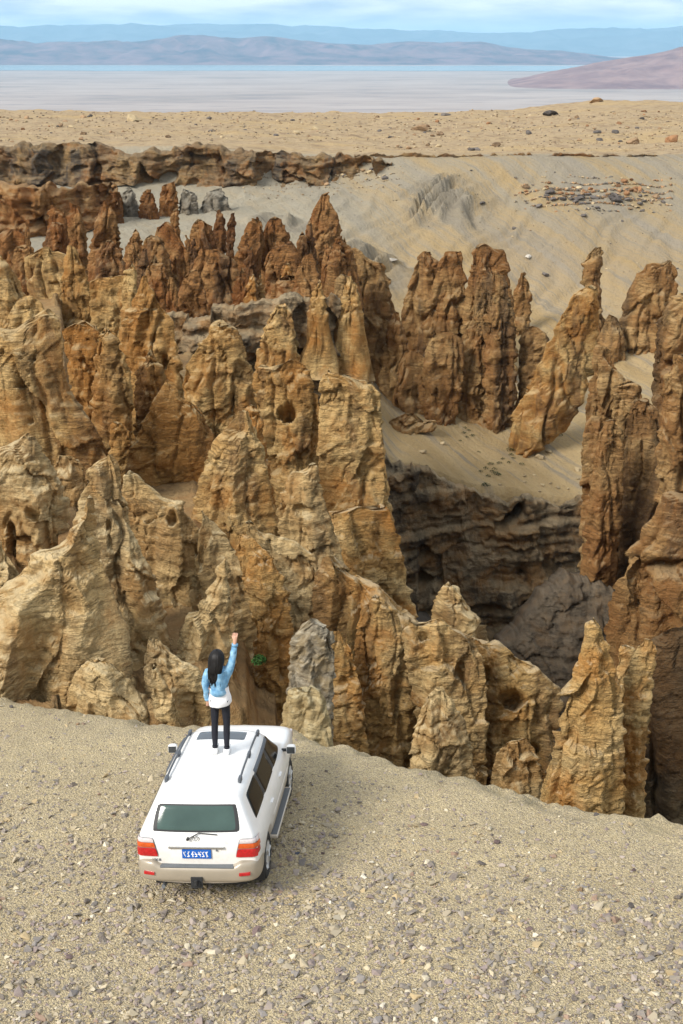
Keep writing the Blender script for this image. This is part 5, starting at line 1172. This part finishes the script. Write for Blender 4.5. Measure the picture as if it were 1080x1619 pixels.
        for v in vs2:
            if v.co.y > .85: v.co.x = sx * (1.07 + (abs(v.co.x) - 1.07) * .75); v.co.z = 1.225 + (v.co.z - 1.225) * .75
        mi = bm_obj('wing_mirror', bm, M['paint'], root, True, .045)
        bm = bmesh.new(); x0, x1 = sorted((sx * .99, sx * 1.13)); bx(bm, x0, x1, .774, .784, 1.155, 1.275); bm_obj('mirror_glass', bm, M['mirror_glass'], mi, False, .004)
        bm = bmesh.new(); tube(bm, [(sx * .89, .85, 1.19), (sx * .99, .85, 1.19)], .03, 8); bm_obj('mirror_arm', bm, M['black'], mi)
        # roof rail
        bm = bmesh.new(); pts = []
        for k in range(13):
            y = -1.70 + 1.98 * k / 12; h, nn = cast('t', sx * .585, y); e = abs(k - 6) / 6
            pts.append(h + Vector((0, 0, .055 * (1 - e ** 6) + .004)))
        tube(bm, pts, .017, 8, 1.1); rl = bm_obj('roof_rail', bm, M['rail'], root, True)
        for y in (-1.62, -.72, .2):
            h, nn = cast('t', sx * .585, y); bm = bmesh.new(); bx(bm, h.x - .026, h.x + .026, y - .075, y + .075, h.z - .02, h.z + .072); bm_obj('rail_foot', bm, M['rail'], rl, False, .018)
        # tail light: clear, amber and red lenses wrapping the corner
        tl = panel('tail_light', 'b', [(sx * .575, .845), (sx * .93, .845), (sx * .93, 1.175), (sx * .66, 1.175)] if sx > 0 else [(-.93, .845), (-.575, .845), (-.66, 1.175), (-.93, 1.175)], M['grey_pl'], root, .018, 10, 10, .10, .03)
        def lens(nm, zb, zt, m, off):
            xi = lambda z: .595 + (.66 - .575) * (z - .845) / .33
            q = [(xi(zb), zb), (.925, zb), (.925, zt), (xi(zt), zt)]
            if sx < 0: q = [(-b, c) for b, c in (q[1], q[0], q[3], q[2])]
            panel(nm, 'b', q, m, tl, off, 8, 3, .04, .006)
        lens('amber_lens', 1.005, 1.085, M['amber'], .026); lens('clear_lens', 1.09, 1.158, M['clear'], .026); lens('red_lens', .862, .998, M['red'], .026)
        panel('side_lens', ax, [(-2.315, .855), (-2.16, .865), (-2.19, 1.165), (-2.315, 1.17)], M['red'], tl, .010, 4, 6, .08, .02)
        panel('side_amber_lens', ax, [(-2.31, 1.005), (-2.185, 1.005), (-2.19, 1.085), (-2.31, 1.085)], M['amber'], tl, .021, 4, 3, .08, .006)
        panel('side_clear_lens', ax, [(-2.31, 1.09), (-2.20, 1.09), (-2.205, 1.158), (-2.31, 1.158)], M['clear'], tl, .021, 4, 3, .08, .006)
        # tailgate seam from roof to bumper
        panel('tailgate_seam', 'b', [(sx * .795 - .006, .76), (sx * .795 + .006, .76), (sx * .76 + .006, 1.22), (sx * .76 - .006, 1.22)], M['black'], body, .002, 1, 8, 0, .003)
        bm = bmesh.new(); x0, x1 = sorted((sx * .70, sx * .94)); bx(bm, x0, x1, -1.895, -1.87, .20, .52); bm_obj('mud_flap', bm, M['black'], root, False, .005)
        bm = bmesh.new(); x0, x1 = sorted((sx * .62, sx * .88)); bx(bm, x0, x1, 2.25, 2.40, .78, .95); bm_obj('headlight', bm, M['clear'], root, False, .03)
    panel('tailgate_split', 'b', [(-.79, .996), (.79, .996), (.79, 1.003), (-.79, 1.003)], M['grey_pl'], body, .002, 16, 1, 0, .003)
    # roof: sunroof; windscreen
    panel('sunroof', 't', [(-.46, -.20), (.46, -.20), (.46, .26), (-.46, .26)], M['glass_roof'], root, .005, 12, 6, .05)
    panel('windscreen', 't', [(-.58, .46), (.58, .46), (.74, .97), (-.74, .97)], M['glass'], root, .006, 14, 8, .03)
    # rear bumper: beige wrap-round
    path = [(.955, -1.90), (.975, -2.12), (.965, -2.28), (.90, -2.41), (.76, -2.475), (.66, -2.488), (.60, -2.493), (.40, -2.50), (0, -2.505)]
    path = path + [(-x, y) for x, y in path[-2::-1]]
    sec = [(-.10, .46), (-.02, .475), (.0, .55), (.0, .66), (-.015, .715), (-.06, .735), (-.16, .735)]
    bm = bmesh.new(); rings = []
    for i, (x, y) in enumerate(path):
        a = Vector(path[max(i - 1, 0)]); b = Vector(path[min(i + 1, len(path) - 1)]); d = (b - a).normalized(); nrm = Vector((-d.y, d.x)) * -1
        if nrm.dot(Vector((x, y + 1.5))) < 0: nrm = -nrm
        up = .07 if abs(x) > .65 else 0
        rings.append([bm.verts.new((x + nrm.x * o_, y + nrm.y * o_, z + (up if z > .7 else 0))) for o_, z in sec])
    for i in range(len(rings) - 1):
        for k in range(len(sec) - 1): bm.faces.new((rings[i][k], rings[i + 1][k], rings[i + 1][k + 1], rings[i][k + 1]))
    bmp = bm_obj('rear_bumper', bm, M['beige'], root, True)
    sd = bmp.modifiers.new('s', 'SUBSURF'); sd.levels = 2; sd.render_levels = 2
    bm = bmesh.new(); bx(bm, -.57, .57, -2.488, -2.36, .715, .742); bm_obj('step_pad', bm, M['grey_pl'], bmp, False, .008)
    for sx in (-1, 1):
        bm = bmesh.new(); vs2 = bx(bm, sx * .74 - .085, sx * .74 + .085, -2.512, -2.46, .60, .648)
        for v in vs2: v.co.y += (abs(v.co.x) - .66) * .22
        bm_obj('reflector', bm, M['red'], bmp, False, .006)
    # plate with its blurred characters, trim bar, wiper, emblem, badge
    h, nn = cast('b', 0, .93); py = h.y - .012
    bm = bmesh.new(); bx(bm, -.225, .225, py - .01, py + .02, .845, .99); pl = bm_obj('number_plate', bm, M['plate'], root, False, .004)
    rs = random.Random(3)
    for k, x in enumerate((-.185, -.125, -.06, -.005, .05, .105, .16)):
        bm = bmesh.new()
        strokes = [[(-.02, .0), (.02, .0)], [(-.02, .04), (.015, -.035)], [(.0, .045), (.0, -.045)], [(-.018, -.04), (.02, -.03)], [(.018, .045), (-.01, .01), (.016, -.04)]]
        for q in rs.sample(strokes, 3 if k else 2):
            tube(bm, [(x + a, py - .0125, .917 + b) for a, b in q], .0062, 4)
        bm_obj('plate_character', bm, M['white_ink'], pl)
    h, nn = cast('b', 0, 1.02); bm = bmesh.new(); bx(bm, -.43, .43, h.y - .028, h.y + .02, 1.004, 1.040); bm_obj('trim_bar', bm, M['chrome'], root, False, .008)
    bm = bmesh.new(); bx(bm, .30, .325, h.y - .02, h.y + .01, .965, .985); bm_obj('tailgate_lock', bm, M['grey_pl'], root, False, .004)
    h, nn = cast('b', 0, 1.17)
    bm = bmesh.new()
    for (rx, rz, cz) in ((.055, .038, 0), (.020, .036, 0), (.036, .014, .014)):
        tube(bm, [(rx * math.cos(a * math.pi / 12), h.y - .008, 1.17 + cz + rz * math.sin(a * math.pi / 12)) for a in range(25)], .004, 5)
    bm_obj('oval_emblem', bm, M['chrome'], root, True)
    h1, _ = cast('b', -.12, 1.17); h2, _ = cast('b', .33, 1.235); h3, _ = cast('b', .05, 1.245)
    bm = bmesh.new(); tube(bm, [h1 + Vector((0, -.03, 0)), h3 + Vector((0, -.03, .02)), h2 + Vector((0, -.02, 0))], .009, 6); wp = bm_obj('wiper', bm, M['black'], root)
    bm = bmesh.new(); tube(bm, [h1 + Vector((0, .01, 0)), h1 + Vector((0, -.05, 0))], .022, 10); bm_obj('wiper_pivot', bm, M['black'], wp)
    cu = bpy.data.curves.new('badge', 'FONT'); cu.body = 'VX-R'; cu.size = .062; cu.extrude = .004; cu.align_x = 'CENTER'
    tmp = bpy.data.objects.new('badge_tmp', cu); COL.objects.link(tmp); bpy.context.view_layer.update()
    bme = bpy.data.meshes.new_from_object(tmp.evaluated_get(bpy.context.evaluated_depsgraph_get())); bpy.data.objects.remove(tmp)
    h, _ = cast('b', -.63, .79); bd = link('badge', bme, M['grey_pl'], root); bd.location = (-.63, h.y - .012, .782); bd.rotation_euler = (math.pi / 2, 0, 0)
    # tow hitch
    bm = bmesh.new(); bx(bm, -.055, .055, -2.56, -2.40, .46, .52); bx(bm, -.09, .09, -2.53, -2.50, .41, .58); tube(bm, [(0, -2.58, .48), (0, -2.58, .56)], .025, 10); bm_obj('tow_hitch', bm, M['black'], root, False)
    # wheels
    for y in (-1.40, 1.45):
        for sx in (-1, 1):
            w = empty('wheel', (sx * .80, y, .375)); w.parent = root
            bm = bmesh.new(); lathe(bm, [(-.13, .235), (-.135, .33), (-.115, .372), (0, .382), (.115, .372), (.135, .33), (.13, .235)], 40); bm_obj('tyre', bm, M['rubber'], w, True)
            bm = bmesh.new(); lathe(bm, [(-.12, .05), (-.12, .238), (.128, .242), (.128, .215), (.085, .20), (.075, .05)], 40)
            for k in range(6):
                a = k * math.pi / 3 + .2; tube(bm, [(sx * .10, .05 * math.cos(a), .05 * math.sin(a)), (sx * .118, .215 * math.cos(a), .215 * math.sin(a))], [.045, .036], 6)
            tube(bm, [(sx * .06, 0, 0), (sx * .135, 0, 0)], .055, 12)
            if sx < 0: bmesh.ops.scale(bm, verts=bm.verts[:], vec=(1, 1, 1))
            bm_obj('rim', bm, M['alloy'], w, False)
    # dark floor under the body and front grille
    bm = bmesh.new(); bx(bm, -.72, .72, -2.2, 2.2, .30, .44); bm_obj('underbody', bm, M['black'], root)
    bm = bmesh.new(); bx(bm, -.55, .55, 2.36, 2.43, .74, .95); bm_obj('grille', bm, M['chrome'], root, False, .015)
    bm = bmesh.new(); bx(bm, -.88, .88, 2.30, 2.47, .46, .70); bm_obj('front_bumper', bm, M['beige'], root, False, .06)
    bm = bmesh.new(); tube(bm, [(-.55, -2.2, .34), (-.55, -2.42, .36)], .03, 10); bm_obj('exhaust_pipe', bm, M['grey_pl'], root)
    bm0.free()
    root.matrix_world = Matrix.Translation(CAR_POS + GN * 0.0) @ CAR_M.to_4x4()
    return root
CAR = build_car()

# ------------------------------------------------------------------ the person on the roof
M['skin'] = plain('skin', (0.58, 0.33, 0.23), 0.55, 0.4, 0, 0, 0.08)
M['hair'] = plain('black_hair', (0.007, 0.006, 0.006), 0.55, 0.3, 0, 0, 0.3, 40)
M['leggings'] = plain('black_leggings', (0.012, 0.013, 0.02), 0.75, 0.3, 0, 0, 0.2, 20)
M['shirt'] = plain('white_shirt', (0.80, 0.80, 0.82), 0.8, 0.2, 0, 0, 0.04)
M['shoe'] = plain('white_shoe', (0.78, 0.78, 0.78), 0.6, 0.3)
def denim():
    t = NT('blue_denim'); p = t.n('ShaderNodeTexCoord').outputs['Object']
    n = t.noise(p, 11, 6, 0.6); f = t.noise(p, 220, 2)
    c = t.ramp(n, [(0.32, (0.10, 0.24, 0.42)), (0.52, (0.19, 0.38, 0.56)), (0.72, (0.34, 0.54, 0.68))])
    t.bump(t.math('ADD', n, t.math('MULTIPLY', f, 0.3)), 0.5, 0.02)
    return t.col(c, 0.85, 0.2)
M['denim'] = denim()
def skin_mesh(name, verts, edges, radii, root_i=0, sub=2):
    me = bpy.data.meshes.new(name); me.from_pydata([Vector(v) for v in verts], edges, [])
    o = bpy.data.objects.new('skin_tmp', me); COL.objects.link(o)
    o.modifiers.new('k', 'SKIN')
    sd = me.skin_vertices[0].data
    for i, r in enumerate(radii):
        sd[i].radius = (r, r) if not isinstance(r, tuple) else r
        sd[i].use_root = (i == root_i)
    s_ = o.modifiers.new('s', 'SUBSURF'); s_.levels = sub; s_.render_levels = sub
    bpy.context.view_layer.update()
    m2 = bpy.data.meshes.new_from_object(o.evaluated_get(bpy.context.evaluated_depsgraph_get()))
    bpy.data.objects.remove(o); m2.name = name
    for p in m2.polygons: p.use_smooth = True
    m2.materials.clear(); return m2
def ring_mesh(name, rings, seg=28, close=True):
    """lofted tube of ellipses: (cx, cy, z, rx, ry)"""
    V = []; F = []
    for (cx, cy, z, rx, ry) in rings:
        for k in range(seg):
            a = k * 2 * math.pi / seg; V.append((cx + rx * math.cos(a), cy + ry * math.sin(a), z))
    for i in range(len(rings) - 1):
        for k in range(seg): F.append([i * seg + k, i * seg + (k + 1) % seg, (i + 1) * seg + (k + 1) % seg, (i + 1) * seg + k])
    me = mesh_np(name, np.array(V), np.array(F)); return me
def build_person():
    # feet: where the photo's feet meet the roof
    d = at(351, 1188, 1.0) - Vector((0, 0, CAMZ)); c0 = CAR_POS + GN * 1.835
    t = (c0 - Vector((0, 0, CAMZ))).dot(GN) / d.dot(GN); foot = Vector((0, 0, CAMZ)) + d * t
    S = 1.0
    root = empty('person', foot); root['feet'] = 1
    tag(root, 'person in a denim jacket and black leggings standing on the car roof, right arm raised', 'person')
    del root['feet']
    # joints, metres; facing +Y (away), x to the right
    J = dict(pel=(0, 0, .90), wai=(-.005, 0, 1.04), che=(-.01, .0, 1.24), nck=(-.015, 0, 1.40), hd0=(-.02, .012, 1.50), hd1=(-.022, .02, 1.60), hd2=(-.022, .015, 1.66),
             hl=(-.080, 0, .86), kl=(-.098, .025, .48), al=(-.098, -.015, .09), hr=(.080, 0, .86), kr=(.086, .02, .48), ar=(.082, -.03, .09),
             sl=(-.165, 0, 1.355), el=(-.205, -.015, 1.10), wl=(-.195, .03, .88), ml=(-.19, .05, .81),
             sr=(.145, 0, 1.365), er=(.215, .03, 1.60), wr=(.245, .055, 1.83), mr=(.252, .06, 1.90))
    N = list(J); I = {k: i for i, k in enumerate(N)}
    E = [('pel', 'wai'), ('wai', 'che'), ('che', 'nck'), ('nck', 'hd0'), ('hd0', 'hd1'), ('hd1', 'hd2'), ('pel', 'hl'), ('hl', 'kl'), ('kl', 'al'), ('pel', 'hr'), ('hr', 'kr'), ('kr', 'ar'), ('che', 'sl'), ('sl', 'el'), ('el', 'wl'), ('wl', 'ml'), ('che', 'sr'), ('sr', 'er'), ('er', 'wr'), ('wr', 'mr')]
    rad = dict(pel=(.10, .075), wai=(.105, .08), che=(.135, .095), nck=.05, hd0=.075, hd1=.088, hd2=.06, hl=.066, kl=.045, al=.036, hr=.066, kr=.045, ar=.036, sl=.052, el=.038, wl=.026, ml=.032, sr=.052, er=.038, wr=.026, mr=.034)
    verts = [J[k] for k in N]; radii = [rad[k] for k in N]; edges = [(I[a], I[b]) for a, b in E]
    def hand(base, up, sx):
        m = I[base]; b = Vector(J[base])
        for q, (dx, ln) in enumerate(((-.026, .060), (-.009, .068), (.009, .064), (.026, .052))):
            k = len(verts)
            p1 = b + Vector((dx * 1.1, .005, .035 * up)); p2 = b + Vector((dx * 1.2, .022, (.035 + ln * .5) * up)); p3 = b + Vector((dx * 1.15, .050, (.035 + ln * .45) * up))
            for p, r in ((p1, .0095), (p2, .0090), (p3, .0080)): verts.append(tuple(p)); radii.append(r)
            edges.extend([(m, k), (k, k + 1), (k + 1, k + 2)])
        k = len(verts); t1 = b + Vector((-.042 * sx, .012, .005 * up)); t2 = b + Vector((-.050 * sx, .035, .030 * up))
        for p, r in ((t1, .0105), (t2, .009)): verts.append(tuple(p)); radii.append(r)
        edges.extend([(m, k), (k, k + 1)])
    hand('ml', -1, -1); hand('mr', 1, 1)
    me = skin_mesh('body', verts, edges, radii, 0, 2); me.materials.append(M['skin'])
    for v in me.vertices:
        if .79 < v.co.z < 1.1 and abs(v.co.x) < .17: v.co.y = max(-.09, min(.09, v.co.y)); v.co.x = max(-.13, min(.13, v.co.x))
    body = link('body', me, None, root)
    # face (turned away from the camera): nose, ears, eyes, mouth as small relief on the head
    bm = bmesh.new(); tube(bm, [(-.022, .105, 1.60), (-.022, .128, 1.565), (-.022, .108, 1.555)], [.008, .013, .008], 8); bm_obj('nose', bm, M['skin'], body, True)
    for sx in (-1, 1):
        bm = bmesh.new(); bmesh.ops.create_icosphere(bm, subdivisions=2, radius=.011); bmesh.ops.translate(bm, verts=bm.verts[:], vec=(-.022 + sx * .033, .098, 1.605)); bm_obj('eye', bm, M['hair'], body, True)
        bm = bmesh.new(); bmesh.ops.create_icosphere(bm, subdivisions=2, radius=.024)
        for v in bm.verts: v.co = (v.co.x * .4, v.co.y * .8, v.co.z * 1.2)
        bmesh.ops.translate(bm, verts=bm.verts[:], vec=(-.022 + sx * .088, .015, 1.585)); bm_obj('ear', bm, M['skin'], body, True)
    bm = bmesh.new(); tube(bm, [(-.045, .097, 1.53), (-.022, .104, 1.527), (.001, .097, 1.53)], .006, 6); bm_obj('mouth', bm, M['red'], body, True)
    # leggings
    k = ['pel', 'hl', 'kl', 'al', 'hr', 'kr', 'ar']; id2 = {a: i for i, a in enumerate(k)}
    calf_l, calf_r = (-.100, .0, .34), (.085, -.006, .34)
    vv = [J[a] for a in k] + [calf_l, calf_r]; ee = [(0, 1), (1, 2), (2, 7), (7, 3), (0, 4), (4, 5), (5, 8), (8, 6)]
    m2 = skin_mesh('leggings', vv, ee, [(.125, .095), .080, .056, .041, .084, .056, .041, .056, .056], 0, 2); m2.materials.append(M['leggings'])
    for v in m2.vertices:
        if v.co.z > .79: v.co.y = max(-.105, min(.105, v.co.y)); v.co.x = max(-.145, min(.145, v.co.x)); v.co.z = min(v.co.z, .95)
    link('leggings', m2, None, root)
    # white shirt hem below the jacket
    rs = [(0, 0, .835, .166, .150), (0, 0, .84, .172, .156), (-.003, 0, .93, .172, .146), (-.005, 0, 1.02, .150, .112), (-.008, 0, 1.12, .142, .105)]
    m3 = ring_mesh('shirt', rs)
    co = np.array([v.co[:] for v in m3.vertices]); a = np.arctan2(co[:, 1], co[:, 0])
    co[:, :2] *= (1 + .03 * np.sin(a * 7) * (1.1 - co[:, 2:3].ravel()) / .25)[:, None]; co[:, 2] += .018 * co[:, 0] / .17
    for v, c in zip(m3.vertices, co): v.co = c
    m3.materials.append(M['shirt']); link('shirt', m3, None, root)
    # denim jacket: boxy body and two sleeves
    vv = [(-.006, 0, .975), (-.008, 0, 1.08), (-.01, 0, 1.26), (-.014, -.003, 1.36), (-.016, 0, 1.415), J['sl'], (-.212, -.015, 1.20), J['el'], (-.208, .01, .98), J['wl'], J['sr'], (.185, .015, 1.49), J['er'], (.236, .045, 1.72), (.243, .052, 1.79)]
    ee = [(0, 1), (1, 2), (2, 3), (3, 4), (3, 5), (5, 6), (6, 7), (7, 8), (8, 9), (3, 10), (10, 11), (11, 12), (12, 13), (13, 14)]
    rr = [(.180, .15), (.178, .14), (.170, .128), (.135, .105), (.075, .07), .072, .062, .055, .048, .042, .075, .064, .055, .046, .043]
    m4 = skin_mesh('jacket', vv, ee, rr, 2, 2)
    co = np.array([v.co[:] for v in m4.vertices]); co += .014 * np.stack([pn(co * 10, 81), pn(co * 10, 82), pn(co * 10, 83)], -1) + .006 * np.stack([pn(co * 26, 84), pn(co * 26, 85), pn(co * 26, 86)], -1)
    for v, c in zip(m4.vertices, co): v.co = c
    m4.materials.append(M['denim']); jk = link('jacket', m4, None, root)
    bm = bmesh.new(); tube(bm, [(-.09, .045, 1.43), (-.085, -.05, 1.425), (-.016, -.082, 1.42), (.055, -.05, 1.425), (.06, .045, 1.43)], [.018, .022, .024, .022, .018], 8); bm_obj('collar', bm, M['denim'], jk, True)
    for (cx, cz) in ((.243, 1.80), ):
        bm = bmesh.new(); tube(bm, [(.243, .052, 1.775), (.245, .055, 1.812)], .047, 14); bm_obj('cuff', bm, M['denim'], jk, True)
    bm = bmesh.new(); tube(bm, [(-.197, .025, .915), (-.195, .03, .875)], .046, 14); bm_obj('cuff', bm, M['denim'], jk, True)
    # long straight hair falling down the back, tips drifting left
    rs = np.random.RandomState(4)
    rings = [(-.022, .012, 1.725, .012, .012), (-.022, .006, 1.712, .062, .066), (-.023, -.004, 1.67, .100, .104), (-.024, -.012, 1.61, .116, .112), (-.030, -.028, 1.54, .118, .106), (-.038, -.058, 1.46, .104, .080), (-.048, -.095, 1.38, .090, .060), (-.052, -.112, 1.33, .076, .046), (-.052, -.120, 1.30, .062, .036), (-.050, -.124, 1.27, .046, .028), (-.048, -.126, 1.25, .030, .018)]
    m5 = ring_mesh('hair', rings, 64)
    co = np.array([v.co[:] for v in m5.vertices]); kk = np.tile(np.arange(64), len(rings)); lvl = np.repeat(np.arange(len(rings)), 64)
    fr_ = (co[:, 1] > -.02) & (lvl > 3); co[fr_, 1] = np.minimum(co[fr_, 1], -.01)           # leave the face free
    co[:, :2] += .006 * rs.normal(size=64)[kk][:, None] * (lvl / 6.0)[:, None]; co[lvl == len(rings) - 1, 2] += .05 * rs.normal(size=64)
    for v, c in zip(m5.vertices, co): v.co = c
    m5.materials.append(M['hair']); hr_ = link('hair', m5, None, root)
    bm = bmesh.new()
    for k in range(70):
        a = rs.uniform(-math.pi, 0); x0 = -.022 + .085 * math.cos(a); y0 = -.01 + .09 * math.sin(a); dx = rs.normal(0, .018); ln = rs.uniform(.30, .47)
        tube(bm, [(x0, y0, 1.64), (x0 * 1.12 - .012, y0 * 1.15 - .01, 1.54), (x0 * 1.05 - .03 + dx * .5, y0 * .9 - .06, 1.42), (x0 * .85 - .035 + dx, y0 * .5 - .10, 1.64 - ln)], [.010, .010, .008, .003], 4)
    bm_obj('strands', bm, M['hair'], hr_, True)
    # shoes
    for (cx, cy) in ((-.100, .03), (.084, .012)):
        bm = bmesh.new(); vs2 = bx(bm, cx - .046, cx + .046, cy - .125, cy + .135, 0.0, .085)
        bmesh.ops.subdivide_edges(bm, edges=bm.edges[:], cuts=2, use_grid_fill=True)
        for v in bm.verts:
            u = (v.co.y - cy) / .135; v.co.x = cx + (v.co.x - cx) * (1 - .35 * max(0, u) ** 3 - .15 * max(0, -u) ** 2)
            if v.co.z > .05 and u > .1: v.co.z -= .035 * u
        sh = bm_obj('shoe', bm, M['shoe'], root, True, 0)
        bm = bmesh.new(); tube(bm, [(cx, cy - .05, .085), (cx, cy - .052, .115)], .044, 12); bm_obj('ankle_strap', bm, M['leggings'], sh, True)
    root.rotation_euler.z = -0.06; root.scale = (1.07, 1.07, 1.07)
    dv = to_px(np.array([foot + Vector((0, 0, 1.70 * S))]))
    print('PERSON top px', dv, 'foot', foot)
    return root
PERSON = build_person()
